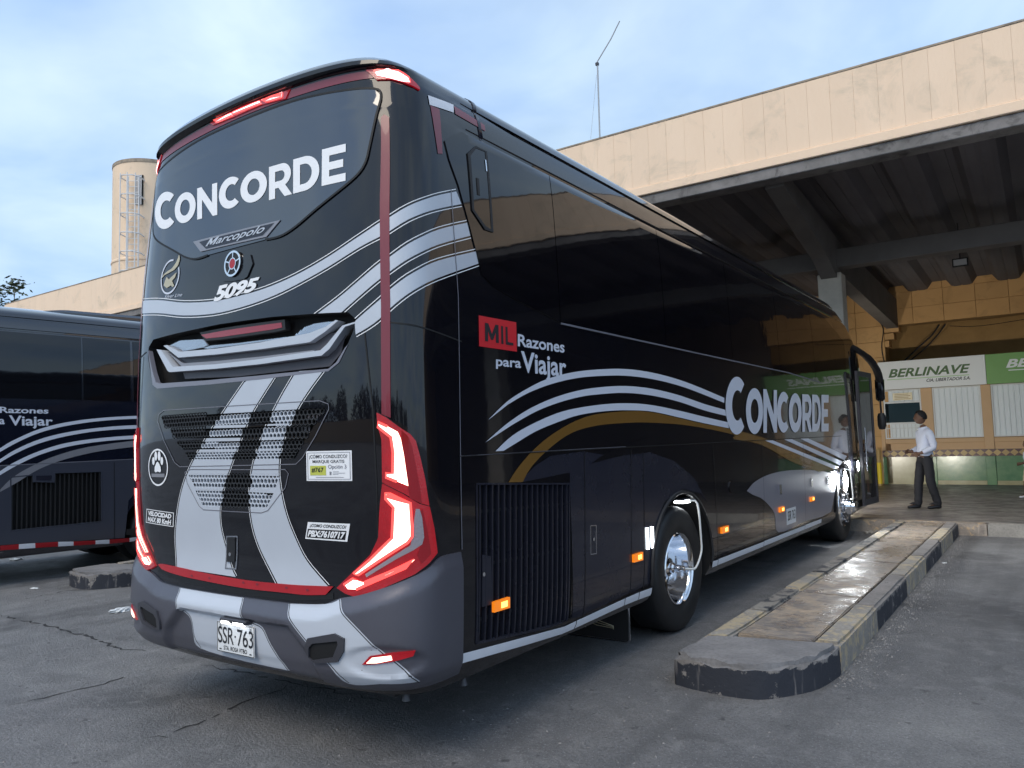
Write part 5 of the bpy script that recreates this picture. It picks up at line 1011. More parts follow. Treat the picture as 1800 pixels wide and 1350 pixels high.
def worn_concrete(name, base, dirt, paint=None, amount=.5, rough=.75, wet=0., edge=0.):
    """concrete with grime and, if paint is given, chipped paint on it"""
    m = bpy.data.materials.new(name); m.use_nodes = True; t = m.node_tree; b = t.nodes['Principled BSDF']; l = t.links
    co = nd(t, 'ShaderNodeTexCoord').outputs['Object']
    oi = nd(t, 'ShaderNodeObjectInfo'); ad = nd(t, 'ShaderNodeVectorMath'); ad.operation = 'ADD'; l.new(co, ad.inputs[0]); l.new(oi.outputs['Location'], ad.inputs[1]); co = ad.outputs[0]
    def noise(scale, detail=6, rough=.65, dist=0.):
        n = nd(t, 'ShaderNodeTexNoise'); n.inputs['Scale'].default_value = scale; n.inputs['Detail'].default_value = detail; n.inputs['Roughness'].default_value = rough; n.inputs['Distortion'].default_value = dist; l.new(co, n.inputs['Vector']); return n.outputs['Fac']
    def rng(src, a, b_, c=0., d=1.):
        r = nd(t, 'ShaderNodeMapRange'); r.inputs[1].default_value = a; r.inputs[2].default_value = b_; r.inputs[3].default_value = c; r.inputs[4].default_value = d; l.new(src, r.inputs[0]); return r.outputs[0]
    def mixc(f, a, c):
        x = nd(t, 'ShaderNodeMix'); x.data_type = 'RGBA'; l.new(f, x.inputs[0])
        for i, q in ((6, a), (7, c)):
            if isinstance(q, tuple): x.inputs[i].default_value = (*q, 1)
            else: l.new(q, x.inputs[i])
        return x.outputs[2]
    col = mixc(rng(noise(2.4), .36, .68), base, dirt); col = mixc(rng(noise(40, 4), .45, .75, 0, .5), col, tuple(c * .5 for c in dirt))
    if paint:
        pn = noise(6.5, 8, .72, .3)
        if edge:
            sx = nd(t, 'ShaderNodeSeparateXYZ'); l.new(nd(t, 'ShaderNodeNewGeometry').outputs['Position'], sx.inputs[0]); ez = rng(sx.outputs[2], .13, .205, 0, edge)
            sb = nd(t, 'ShaderNodeMath'); sb.operation = 'SUBTRACT'; l.new(pn, sb.inputs[0]); l.new(ez, sb.inputs[1]); pn = sb.outputs[0]
        col = mixc(rng(pn, .5 - amount * .35, .54 - amount * .35), col, paint)
        mp = nd(t, 'ShaderNodeMapping'); mp.inputs['Scale'].default_value = (15, 15, 1.6); l.new(co, mp.inputs[0]); ds = nd(t, 'ShaderNodeTexNoise'); ds.inputs['Scale'].default_value = 1; ds.inputs['Detail'].default_value = 6; l.new(mp.outputs[0], ds.inputs['Vector']); col = mixc(rng(ds.outputs['Fac'], .60, .70, 0, .45), col, tuple(min(1, c * 1.25) for c in base))
    if wet > .3:
        mp = nd(t, 'ShaderNodeMapping'); mp.inputs['Scale'].default_value = (5, 17, 5); l.new(co, mp.inputs[0]); ns = nd(t, 'ShaderNodeTexNoise'); ns.inputs['Scale'].default_value = 1; ns.inputs['Detail'].default_value = 7; ns.inputs['Roughness'].default_value = .7; ns.inputs['Distortion'].default_value = .8; l.new(mp.outputs[0], ns.inputs['Vector'])
        col = mixc(rng(ns.outputs['Fac'], .52, .58, 0, .75), col, (.16, .15, .155))
    l.new(col, b.inputs['Base Color'])
    l.new(rng(noise(3.1, 5), .40, .62, rough - wet, rough), b.inputs['Roughness'])
    n = noise(18, 6); bp = nd(t, 'ShaderNodeBump'); bp.inputs['Strength'].default_value = .8; bp.inputs['Distance'].default_value = .008; l.new(n, bp.inputs['Height']); l.new(bp.outputs[0], b.inputs['Normal'])
    M[name] = m
worn_concrete('kerb_black', (.30, .28, .27), (.18, .17, .165), (.026, .03, .042), .36, edge=.30)
worn_concrete('kerb_black_old', (.30, .28, .25), (.20, .185, .17), (.05, .052, .06), .0)
worn_concrete('kerb_yellow', (.34, .32, .29), (.21, .195, .18), (.42, .35, .24), .0)
worn_concrete('kerb_plain', (.34, .32, .29), (.21, .20, .185))
worn_concrete('slab_warm', (.46, .365, .27), (.22, .20, .185), (.26, .23, .205), -.05, .60, .46)
worn_concrete('slab_grey', (.27, .265, .27), (.17, .168, .175), None, .5, .75, .1)
worn_concrete('platform', (.20, .185, .18), (.11, .105, .108), None, .5, .55, .25)
worn_concrete('kerb_rust', (.38, .33, .28), (.20, .17, .15), (.46, .34, .22), -.1)

bm = bmesh.new(); vs = [bm.verts.new(p) for p in ((-300, -300, 0), (300, -300, 0), (300, 300, 0), (-300, 300, 0))]; bm.faces.new(vs)
ground = tag(from_bm('ground', bm, 'asphalt'), 'dark worn asphalt of the bus yard', kind='structure')
def crack(pts, w):
    rnd = random.Random(len(pts) * 7 + int(w * 1e4)); a = []; b = []
    line = []
    for p, q in zip(pts, pts[1:]):
        n = max(2, int(math.hypot(q[0] - p[0], q[1] - p[1]) / .06))
        for i in range(n): t = i / n; line.append((p[0] + (q[0] - p[0]) * t + rnd.uniform(-.028, .028), p[1] + (q[1] - p[1]) * t + rnd.uniform(-.028, .028)))
    bm = bmesh.new(); pv = None
    for i, p in enumerate(line):
        d = Vector(line[min(i + 1, len(line) - 1)]) - Vector(line[max(i - 1, 0)]); d.normalize(); n = Vector((-d.y, d.x)) * w * rnd.uniform(.05, .5) * min(1, i / 6 + .1, (len(line) - 1 - i) / 6 + .1)
        v = (bm.verts.new((p[0] + n.x, p[1] + n.y, .003)), bm.verts.new((p[0] - n.x, p[1] - n.y, .003)))
        if pv and rnd.random() > .12: bm.faces.new((pv[0], pv[1], v[1], v[0]))
        pv = v
    from_bm('crack', bm, 'crack', ground)
for pts, w in CRACKS: crack(pts, w)

gv = bmesh.new(); rnd = random.Random(77)
for k in range(2600):
    d = abs(rnd.gauss(0, 1)); ang = rnd.uniform(R(60), R(165)); rr_ = 1.6 + d * 4.5; c = Vector((3.87 + rr_ * math.cos(ang), -2.7 + rr_ * math.sin(ang), 0))
    if k % 3 == 0: c = Vector((2.62 + abs(rnd.gauss(0, .10)) + .01, rnd.uniform(2.6, 11), 0))
    elif k % 3 == 1 and k % 2: c = Vector((1.74 - abs(rnd.gauss(0, .08)) - .01, rnd.uniform(2.2, 11), 0))
    if 1.70 < c.x < 2.66 and c.y > 2.0 and k % 3 == 2: continue
    s = rnd.uniform(.003, .010); u = [Vector((rnd.uniform(.6, 1.3) * s * math.cos(a), rnd.uniform(.6, 1.3) * s * math.sin(a), 0)) for a in (0, 1.3, 2.6, 3.9, 5.1)]
    b0 = [gv.verts.new(c + q) for q in u]; tp = gv.verts.new(c + Vector((rnd.uniform(-.3, .3) * s, rnd.uniform(-.3, .3) * s, s * .8)))
    for i in range(5): gv.faces.new((b0[i], b0[(i + 1) % 5], tp))
mat('grit', (.26, .25, .245), .9, var=.7, vscale=30, col2=(.10, .10, .10)); tag(from_bm('grit', gv, 'grit'), 'loose grit scattered over the asphalt', kind='stuff')

# ------------------------------------------------------------------ islands between the bays
def jitter_block(name, outline, z0, z1, m, parent, bev=.018, jit=.006, seed=0):
    """a cast block with a slightly uneven rim"""
    rnd = random.Random(seed); bm = bmesh.new(); bm_prism(bm, outline, 'z', z0, z1)
    top = [e for e in bm.edges if all(abs(v.co.z - z1) < 1e-6 for v in e.verts)]
    bmesh.ops.bevel(bm, geom=top, offset=bev, segments=2, affect='EDGES')
    bmesh.ops.subdivide_edges(bm, edges=[e for e in bm.edges if e.calc_length() > .25], cuts=3, use_grid_fill=True)
    for v in bm.verts:
        if v.co.z > z0 + .02: v.co += Vector((rnd.uniform(-jit, jit), rnd.uniform(-jit, jit), rnd.uniform(-jit, jit)))
    return from_bm(name, bm, m, parent, 40)
def island(x0, x1, y0, y1, label, seed, end=11.06):
    r = empty('kerbed_island', ((x0 + x1) / 2, y0, 0)); tag(r, label, 'traffic island'); ox, oy = (x0 + x1) / 2, y0
    f = lambda P_: [(a - ox, b - oy) for a, b in P_]
    h = .20; kw = .17; rnd = random.Random(seed)
    nose = [(x0, y0 + .62), (x0 + .0, y0 + .12), (x0 + .06, y0 + .04), (x0 + .30, y0 - .005), (x0 + .56, y0 + .02), (x1 - .16, y0 + .20), (x1 - .05, y0 + .42), (x1 - .0, y0 + .75), (x1 - .005, y0 + .80)]
    nose = nose[:-1] + [(x1 - .0, y0 + .80)]
    jitter_block('nose', f(smooth_line(nose[:-1], 3) + [nose[-1]]), 0, h, ['slab_grey', 'kerb_black'], r, .03, .012, seed)
    o = r.children[-1]
    for p in o.data.polygons:
        if p.center.z < h - .02 and abs(p.normal.z) < .6: p.material_index = 1
    y = y0 + .62; k = 0
    while y < y1 - .05:                                  # left kerb
        e = min(y + rnd.uniform(.9, 1.15), y1); jitter_block('kerb_stone', f([(x0, y + .006), (x0 + kw, y + .006), (x0 + kw, e - .006), (x0, e - .006)]), 0, h - .002, 'kerb_yellow' if k % 2 == 0 else 'kerb_black_old', r, .02, .004, seed + k); y = e; k += 1
    y = y0 + .81; k = 0
    while y < y1 - .05:                                  # right kerb
        e = min(y + rnd.uniform(1.25, 1.6), y1); jitter_block('kerb_stone', f([(x1 - kw, y + .006), (x1, y + .006), (x1, e - .006), (x1 - kw, e - .006)]), 0, h - .001, 'kerb_yellow' if k % 2 == 0 else 'kerb_black', r, .02, .004, seed + 40 + k); y = e; k += 1
    y = y0 + .815; k = 0
    while y < y1 - .05:                                  # infill slabs
        e = min(y + (2.05 if k else 1.7), y1); jitter_block('slab', f([(x0 + kw + .012, y + .005), (x1 - kw - .012, y + .005), (x1 - kw - .012, e - .005), (x0 + kw + .012, e - .005)]), 0, h - .012, 'slab_warm', r, .008, .003, seed + 80 + k); y = e; k += 1
    jitter_block('slab', f([(x0 + kw + .01, y0 + .63), (x1 - kw - .2, y0 + .63), (x1 - kw - .02, y0 + .80), (x0 + kw + .01, y0 + .80)]), .0, h - .008, 'slab_grey', r, .006, .002, seed + 99) if False else None
    return r
island(1.74, 2.62, 2.08, 11.06, 'worn concrete island with black and yellow kerbs beside the striped coach', 3)
island(-6.20, -5.32, 2.05, 11.06, 'weathered concrete island at the left, below the coach with red and white tape', 5)

# ------------------------------------------------------------------ platform
WALL_Y = 20.87; PZ = .19
plat = box('pavement', -45, 30, 11.27, 30, 0, PZ, 'platform'); tag(plat, 'dark smooth platform in front of the ticket offices', kind='structure')
for k, x in enumerate(np.arange(-12, 14, 1.25)):
    x = float(x); jitter_block('kerb_stone', [(x + .005, 11.08), (x + 1.245, 11.08), (x + 1.245, 11.262), (x + .005, 11.262)], 0, PZ + .004, 'kerb_rust' if k % 3 else 'kerb_plain', plat, .02, .005, k)
rnd = random.Random(4)
rub = bmesh.new()
for k in range(60):
    c = Vector((rnd.uniform(1.35, 1.72), rnd.uniform(10.75, 11.06), 0)); s = rnd.uniform(.012, .04); b2 = bmesh.new(); bmesh.ops.create_icosphere(b2, subdivisions=1, radius=s)
    for v in b2.verts: v.co = c + Vector((v.co.x * rnd.uniform(.7, 1.3), v.co.y * rnd.uniform(.7, 1.3), v.co.z * .7 + s * .5))
    me_ = bpy.data.meshes.new('x'); b2.to_mesh(me_); rub.from_mesh(me_); b2.free(); bpy.data.meshes.remove(me_)
tag(from_bm('rubble', rub, 'kerb_plain'), 'crumbled concrete bits at the broken kerb by the front wheel', kind='stuff')

# ------------------------------------------------------------------ the terminal
term = empty('terminal_building', (0, WALL_Y, 0)); tag(term, 'tan bus terminal with a deep canopy over its platform', 'building')
def tb(name, x0, x1, y0, y1, z0, z1, m, parent=None, bev=0): return box(name, x0, x1, y0 - WALL_Y, y1 - WALL_Y, z0, z1, m, parent or term, bev)
FY, FZ0, FZ1 = 9.5, 6.01, 7.07; X0, X1 = -26.6, 24.0
fas = tb('fascia', X0, X1, FY + .03, FY + .30, 5.845, FZ1, 'tan')
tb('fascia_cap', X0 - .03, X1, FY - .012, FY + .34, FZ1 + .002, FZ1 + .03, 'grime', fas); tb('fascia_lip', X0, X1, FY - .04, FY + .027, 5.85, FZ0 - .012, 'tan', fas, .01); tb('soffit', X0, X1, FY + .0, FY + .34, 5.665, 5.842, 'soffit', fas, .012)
pm = bmesh.new(); bm_box(pm, 0, .3325, -.006, .026, 0, FZ1 - FZ0 - .004, .002); pme = bpy.data.meshes.new('panel'); pm.to_mesh(pme); pm.free(); pme.materials.append(M['tan'])
rnd = random.Random(8); k = 0; x = X0
while x < X1 - .33:
    o = link('panel', pme, None, fas, (x + .003, FY - WALL_Y + rnd.uniform(0, .002), FZ0)); o.rotation_euler.z = rnd.uniform(-.002, .002); x += .334
# corrugated roof sheets
sp = [(0, 0), (.10, .0), (.22, -.17), (.30, -.19), (.42, -.19), (.46, -.175), (.50, -.19), (.62, -.19), (.70, -.17), (.82, 0), (.94, .0), (1.045, 0)]
sm = bmesh.new(); rows = []
for yy, zz in ((FY + .30 - WALL_Y, 6.12), (13.6 - WALL_Y, 5.86), (.02, 5.66)):
    rows.append([sm.verts.new((a, yy, zz + b)) for a, b in sp] + [sm.verts.new((a, yy, zz + b + .03)) for a, b in sp[::-1]])
for a, b in zip(rows, rows[1:]):
    for i in range(len(a)): sm.faces.new((a[i], a[(i + 1) % len(a)], b[(i + 1) % len(a)], b[i]))
bmesh.ops.recalc_face_normals(sm, faces=sm.faces); sme = bpy.data.meshes.new('sheet'); sm.to_mesh(sme); sm.free(); sme.materials.append(M['sheet'])
x = X0
roof = tb('roof_deck', X0, X1, FY + .31, 30, 6.30, 6.34, 'roof_top')
while x < X1 - 1.05: link('roof_sheet', sme, None, roof, (x, 0, 0)); x += 1.05
tb('roof_side', X0 - .2, X0 - .002, FY + .03, 30, 5.3, FZ1, 'tan'); tb('roof_side', X1 + .002, X1 + .2, FY + .03, 30, 0.2, FZ1, 'tan_wall')
# columns with their raking beams
for cx in (-19.4, -9.45, .47, 10.4):
    cl = tb('column', cx - .225, cx + .225, 13.4, 13.8, PZ, 4.80, 'column', None, .015)
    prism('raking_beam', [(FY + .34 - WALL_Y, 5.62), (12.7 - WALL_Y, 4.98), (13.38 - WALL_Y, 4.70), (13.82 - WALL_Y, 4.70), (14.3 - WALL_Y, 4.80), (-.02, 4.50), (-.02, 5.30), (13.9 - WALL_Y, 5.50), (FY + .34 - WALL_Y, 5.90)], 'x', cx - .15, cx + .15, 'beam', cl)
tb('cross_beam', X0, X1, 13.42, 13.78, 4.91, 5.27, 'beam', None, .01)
for cx in (-14, 5): pass
# back wall: deep recess, block courses above, ticket office below
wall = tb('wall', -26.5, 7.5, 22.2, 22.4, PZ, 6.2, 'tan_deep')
bl = bmesh.new(); bm_box(bl, 0, .74, 0, .06, 0, .44, .006); blm = bpy.data.meshes.new('block'); bl.to_mesh(blm); bl.free(); blm.materials.append(M['tan_wall'])
lint = tb('lintel', .25, 5.5, WALL_Y + .055, WALL_Y + .5, 4.58, 5.9, 'tan_deep')
for r_ in range(3):
    x = .25
    while x < 4.9: link('block', blm, None, lint, (x + .003, 0, 4.585 + r_ * .446)); x += .747
pier = tb('pier', -1.2, .25, WALL_Y + .055, WALL_Y + .6, PZ, 5.9, 'tan_deep')
for r_ in range(13):
    for x in (-1.2, -.475):
        o = link('block', blm, None, pier, (x + .003, 0, .2 + r_ * .44)); o.scale = (.97, 1, .985)
for k in range(3): tb('corbel', .255, .62 - .13 * k, WALL_Y + .02, WALL_Y + .5, 4.40 - .20 * k, 4.57 - .20 * k, 'tan_wall', pier)
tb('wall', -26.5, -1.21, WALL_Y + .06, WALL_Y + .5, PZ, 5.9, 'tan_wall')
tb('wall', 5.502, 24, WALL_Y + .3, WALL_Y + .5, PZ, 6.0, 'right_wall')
# ticket office front
SB, ST = 2.79, 3.56
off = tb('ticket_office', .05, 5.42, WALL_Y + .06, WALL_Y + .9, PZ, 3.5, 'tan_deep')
posts = [(.02, .12), (1.06, 1.33), (2.46, 2.68), (3.82, 4.05), (5.2, 5.42)]
for a, b in posts:
    tb('post', a, b, WALL_Y - .05, WALL_Y + .058, 1.115, SB, 'tan_post', off, .008); tb('post_base', a, b, WALL_Y - .05, WALL_Y + .058, PZ, .935, 'green_tile', off, .008)
for (a, b), (c_, d) in zip(posts, posts[1:]):
    tb('ledge', b + .002, c_ - .002, WALL_Y - .035, WALL_Y + .058, 1.30, 1.415, 'tan_post', off, .008); tb('apron', b + .002, c_ - .002, WALL_Y, WALL_Y + .058, 1.115, 1.298, 'tan_post', off)
    tb('wainscot', b + .002, c_ - .002, WALL_Y, WALL_Y + .058, .30 if a > .5 else PZ, .935, 'green_tile' if a > .5 else 'cream_tile', off); tb('skirting', b + .002, c_ - .002, WALL_Y - .01, WALL_Y + .058, PZ, .298, 'cream_tile', off) if a > .5 else None
band = tb('tile_band', .02, 5.42, WALL_Y - .056, WALL_Y + .06, .937, 1.113, 'maroon', off)
dm = bmesh.new(); bm_prism(dm, [(-.092, 0), (0, -.086), (.092, 0), (0, .086)], 'y', -.012, 0); dme = bpy.data.meshes.new('tile'); dm.to_mesh(dme); dm.free(); dme.materials.append(M['diamond'])
x = .13
while x < 5.4: link('tile', dme, None, band, (x, -.057, 1.025)); x += .1855
gm = bmesh.new(); bm_prism(gm, [(-.092, .086), (.092, .086), (0, .004)], 'y', -.01, 0); gm.free()
# windows
def pleats(w, h, n, amp):
    bm = bmesh.new(); pts = []
    for k in range(n):
        x = w * k / n; d = w / n; pts += [(x, 0), (x + d * .70, 0), (x + d * .78, amp), (x + d * .92, amp)]
    pts.append((w, 0)); a = [bm.verts.new((p, -q, 0)) for p, q in pts]; b = [bm.verts.new((p, -q, h)) for p, q in pts]
    for i in range(len(pts) - 1): bm.faces.new((a[i], a[i + 1], b[i + 1], b[i]))
    return bm
for i, ((a, b), (c_, d)) in enumerate(zip(posts, posts[1:])):
    wn = empty('window', ((b + c_) / 2, 0, 1.43)); wn.parent = off; w = c_ - b; hw_ = w / 2 - .004; h = SB - 1.43 - .005
    bm = bmesh.new(); bm_box(bm, -hw_, -hw_ + .035, -.02, .02, 0, h); bm_box(bm, hw_ - .035, hw_, -.02, .02, 0, h); bm_box(bm, -hw_ + .035, hw_ - .035, -.02, .02, 0, .035); bm_box(bm, -hw_ + .035, hw_ - .035, -.02, .02, h - .035, h)
    if i == 0: bm_box(bm, -hw_ + .035, hw_ - .035, -.025, .02, .98, 1.03); bm_box(bm, -hw_ + .035, hw_ - .035, -.025, .02, .40, .45)
    from_bm('frame', bm, 'frame_white', wn)
    if i == 0:
        from_bm('blind', pleats(w - .09, .30, 7, .02), 'curtain', wn, None, (-hw_ + .04, .02, 1.03)); box('pane', -hw_ + .036, hw_ - .036, 0, .01, .45, .98, 'win_dark', wn); box('backing', -hw_ + .036, hw_ - .036, .012, .02, .036, .40, 'curtain', wn)
        for k in range(9): xx = -hw_ + .07 + k * (w - .15) / 8; box('bar', xx - .008, xx + .008, -.035, -.022, .04, .40, 'frame_white', wn)
        box('bar', -hw_ + .036, hw_ - .036, -.045, -.036, .28, .30, 'frame_white', wn); box('notice', -.22, .26, -.03, -.022, 1.06, 1.26, 'gold', wn)
        for k in range(4): box('line', -.18, .22 - .05 * (k % 2), -.034, -.0305, 1.085 + .042 * k, 1.097 + .042 * k, 'brown', wn)
    else: from_bm('blind', pleats(w - .075, h - .07, 7 + i % 3, .022), 'curtain', wn, None, (-hw_ + .037, .025, .035))
# sign boards
def sign(name, x0, x1, m, label, fn):
    o = empty(name, ((x0 + x1) / 2, WALL_Y - .20, (SB + ST) / 2)); w = (x1 - x0) / 2 - .004; h = (ST - SB) / 2
    tag(o, label, 'sign', 'sign boards over the ticket windows'); box('board', -w, w, 0, .14, -h, h, m, o, .006); fn(o, w, h); return o
def s_white(o, w, h):
    def t(s, x, z, sx, sy, m, b=.03, sh=.3): flat_text('lettering', s, (x, -.004, z), (1, 0, 0), (0, 0, 1), sx, sy, m, o, b, sh)
    t('BERLINAVE', -1.02, -.06, 1.96, .235, 'sign_dgreen', .028); box('rule', -1.06, .90, -.005, -.001, -.125, -.105, 'sign_lgreen', o); t('CIA. LIBERTADOR S.A.', -.10, -.235, 1.02, .085, 'ink', .02)
def s_green(o, w, h):
    def t(s, x, z, sx, sy, m, b=.03, sh=.3): flat_text('lettering', s, (x, -.004, z), (1, 0, 0), (0, 0, 1), sx, sy, m, o, b, sh)
    t('BERLINAS', -1.05, .0, 1.9, .22, 'sign_white', .03); box('rule', -1.0, .85, -.005, -.001, -.075, -.05, 'sign_white', o)
sign('sign_board', .06, 2.62, 'sign_white', 'white board lettered in green over the ticket window by the walking man', s_white)
sign('sign_board', 2.62, 5.6, 'sign_green', 'green board with white letters at the right edge, over the far windows', s_green)
# cables and a strip light in the recess
cb = tube('cable', smooth_line([(.6, .75, 3.62), (1.0, .8, 4.0), (1.35, .75, 4.3), (1.55, .7, 4.56)]), .022, 'matte', term, 6); tube('cable', smooth_line([(.75, .75, 3.62), (1.15, .8, 3.95), (1.5, .75, 4.3), (1.7, .7, 4.56)]), .018, 'matte', term, 6)
tube('cable', smooth_line([(.18, -.03, 5.3), (.10, -.03, 4.9), (.24, -.03, 4.5), (.17, -.03, 4.0), (.22, -.03, 3.5)]), .014, 'matte', term, 6); tube('cable', smooth_line([(1.8, .7, 4.5), (2.6, .7, 4.42), (4.2, .7, 4.55)]), .008, 'matte', term, 5)
lamp = empty('flood_lamp', (2.63, 14.9, 4.95)); tag(lamp, 'small square white lamp hanging under the canopy roof', 'lamp'); box('housing', -.14, .14, -.03, .05, -.085, .085, 'matte', lamp, .01); box('glass', -.115, .115, -.036, -.031, -.06, .06, 'frame_white', lamp); box('bracket', -.01, .01, 0, .02, .086, .80, 'matte', lamp)
# yellow guard post seen past the coach door
gp = empty('guard_post', (.02, 20.2, PZ)); tag(gp, 'yellow striped guard post at the wall behind the coach door', 'bollard'); lathe('post', [(.0, 0), (.055, 0), (.055, .95), (.04, .99), (0, .99)], (0, 0, 0), 'diamond', gp, 14, 'z'); mat('post_yellow', (.75, .55, .02), .5, emit=(1, .7, .05), estr=0); lathe('sleeve', [(.057, .05), (.06, .05), (.06, .62), (.057, .62)], (0, 0, 0), 'post_yellow', gp, 14, 'z')

# ------------------------------------------------------------------ water tower, mast, tree
TX, TY = -27.26, 15.37; TR = 1.55; TZ = 13.75
tw = empty('water_tower', (TX, TY, 0)); tag(tw, 'round tan water tower rising behind the canopy at the left', 'tower')
lathe('drum', [(TR, 0), (TR, 9.5), (TR + .03, 9.53), (TR + .03, 9.6), (TR, 9.64), (TR, TZ), (TR - .2, TZ + .01), (0, TZ + .05)], (0, 0, 0), 'tower', tw, 56, 'z', 30)
lathe('rim', [(TR + .005, TZ - .12), (TR + .02, TZ - .12), (TR + .02, TZ + .02), (TR - .1, TZ + .03)], (0, 0, 0), 'grime', tw, 56, 'z')
ang = math.atan2(-2.7 - TY, 3.87 - TX) - .42; ur = Vector((math.cos(ang), math.sin(ang), 0)); ut = Vector((-math.sin(ang), math.cos(ang), 0))
ld = empty('ladder', (0, 0, 0)); ld.parent = tw
def lp(r_, t, z): return tuple(ur * r_ + ut * t + Vector((0, 0, z)))
for t in (-.22, .22): tube('rail', [lp(TR + .2, t, 7.6), lp(TR + .2, t, 12.95)], .035, 'ladder', ld, 6)
for t in (-.3, 0, .3): tube('cage_bar', [lp(TR + .75 - .2 * abs(t), t, 8.6), lp(TR + .75 - .2 * abs(t), t, 12.9)], .022, 'ladder', ld, 5)
for k in range(6):
    z = 8.9 + k * .78; tube('hoop', [lp(TR + .0, -.36, z), lp(TR + .45, -.40, z), lp(TR + .75, -.2, z), lp(TR + .75, .2, z), lp(TR + .45, .40, z), lp(TR + .0, .36, z)], .028, 'ladder', ld, 5)
for k in range(22): tube('rung', [lp(TR + .2, -.22, 7.7 + k * .24), lp(TR + .2, .22, 7.7 + k * .24)], .016, 'ladder', ld, 5)
vn = empty('vent', (0, 0, 0)); vn.parent = tw
def wbox(name, r0, r1, t0, t1, z0, z1, m, par):
    bm = bmesh.new(); vs = bm_box(bm, r0, r1, t0, t1, z0, z1)
    for v in vs: v.co = ur * v.co.x + ut * v.co.y + Vector((0, 0, v.co.z))
    return from_bm(name, bm, m, par)
wbox('opening', TR - .3, TR + .02, .0, .30, 11.8, 13.05, 'cavity', vn)
for t in (.07, .15, .23): wbox('bar', TR + .02, TR + .05, t - .02, t + .02, 11.8, 13.05, 'ladder', vn)
fl = empty('flood_light', tuple(Vector((TX, TY, 0)) + ut * (-TR * .85) + ur * -.3 + Vector((0, 0, TZ - .05)))); tag(fl, 'small flood light tilted on top of the water tower rim', 'lamp')
bm = bmesh.new(); vs = bm_box(bm, -.08, .08, -.12, .12, -.25, .22, .02); bmesh.ops.rotate(bm, verts=bm.verts, cent=(0, 0, 0), matrix=Matrix.Rotation(R(-28), 3, 'Y') @ Matrix.Rotation(ang + 1.2, 3, 'Z')); from_bm('housing', bm, 'plastic_grey', fl); tube('arm', [(0, 0, -.05), tuple(ut * .4 - Vector((0, 0, .3)))], .03, 'steel', fl, 6)
an = empty('radio_mast', (-2.62, 9.75, FZ1 + .05)); tag(an, 'thin metal mast with a slanted aerial on the canopy roof', 'antenna')
tube('mast', [(0, 0, 0), (.01, 0, 1.55)], .016, 'steel', an, 6); tube('aerial', [(-.02, 0, 1.52), (.28, .05, 1.92), (.46, .08, 2.22)], .011, 'steel', an, 6); tube('guy_wire', [(-.02, 0, 1.3), (-.22, .02, .0)], .003, 'steel', an, 4); box('clamp', -.025, .03, -.025, .025, 1.48, 1.53, 'plastic_grey', an)

def tree(loc, h, rad, label, seed, leaves=5200):
    rnd = random.Random(seed); t = empty('tree', loc); tag(t, label, 'tree')
    bm = bmesh.new(); tips = []
    bm_tube(bm, [(0, 0, 0), (.1, .05, h * .25), (-.05, .1, h * .5)], [.22, .17, .13], 8)
    for k in range(14):
        a = rnd.uniform(0, 6.28); e = rnd.uniform(.35, 1.2); l = rnd.uniform(.55, 1.0) * h * .5; p0 = Vector((-.05, .1, h * rnd.uniform(.40, .5)))
        p2 = p0 + Vector((math.cos(a) * math.cos(e), math.sin(a) * math.cos(e), math.sin(e))) * l; p1 = p0.lerp(p2, .5) + Vector((rnd.uniform(-.2, .2), rnd.uniform(-.2, .2), .2)); bm_tube(bm, [p0, p1, p2], [.07, .045, .012], 5); tips += [p1.lerp(p2, q) for q in (.3, .6, 1)]
        for j in range(4):
            q = p1.lerp(p2, rnd.random()); e2 = q + Vector((rnd.uniform(-1, 1), rnd.uniform(-1, 1), rnd.uniform(-.1, .8))) * rad * .4; bm_tube(bm, [q, e2], [.02, .006], 4); tips += [e2, q.lerp(e2, .6)]
    from_bm('trunk', bm, 'bark', t)
    bm = bmesh.new()
    for k in range(leaves):
        c = rnd.choice(tips) + Vector((rnd.gauss(0, .22), rnd.gauss(0, .22), rnd.gauss(0, .18))); s = rnd.uniform(.05, .11); u = Vector((rnd.uniform(-1, 1), rnd.uniform(-1, 1), rnd.uniform(-.5, .5))).normalized(); w = u.orthogonal().normalized()
        bm.faces.new([bm.verts.new(c + u * s * a + w * s * b) for a, b in ((-1.6, 0), (0, .6), (1.6, 0), (0, -.6))])
    tag(from_bm('crown', bm, 'leaf', t), kind='stuff')
tree((-38.1, 14.0, 0), 11.4, 2.6, 'sparse leafy tree at the left edge above the far coach', 21)

# the far side of the yard, seen mirrored in the paint
yw = box('boundary_wall', -70, 70, -46.2, -46, 0, 2.6, 'tan_post'); tag(yw, 'low tan boundary wall on the far side of the yard behind the camera', 'wall')
def tree_line(y, n, seed):
    rnd = random.Random(seed); bm = bmesh.new()
    for k in range(n):
        c = Vector((-75 + 150 * k / n + rnd.uniform(-2, 2), y + rnd.uniform(-3, 3), rnd.uniform(3.2, 4.6))); r_ = Vector((rnd.uniform(2.2, 4), rnd.uniform(2, 3), rnd.uniform(1.8, 3.2)))
        for j in range(420):
            d = Vector((rnd.gauss(0, 1), rnd.gauss(0, 1), rnd.gauss(0, 1))).normalized() * rnd.uniform(.6, 1.05); p = c + Vector((d.x * r_.x, d.y * r_.y, d.z * r_.z)); s = rnd.uniform(.18, .40)
            u = Vector((rnd.uniform(-1, 1), rnd.uniform(-1, 1), rnd.uniform(-.6, .6))).normalized(); w = u.orthogonal().normalized(); bm.faces.new([bm.verts.new(p + u * s * a + w * s * b) for a, b in ((-1.4, 0), (0, .8), (1.4, 0), (0, -.8))])
    o = from_bm('tree_line', bm, 'leaf'); tag(o, 'row of trees over the boundary wall behind the camera', 'trees', kind='stuff')
tree_line(-50, 34, 9)
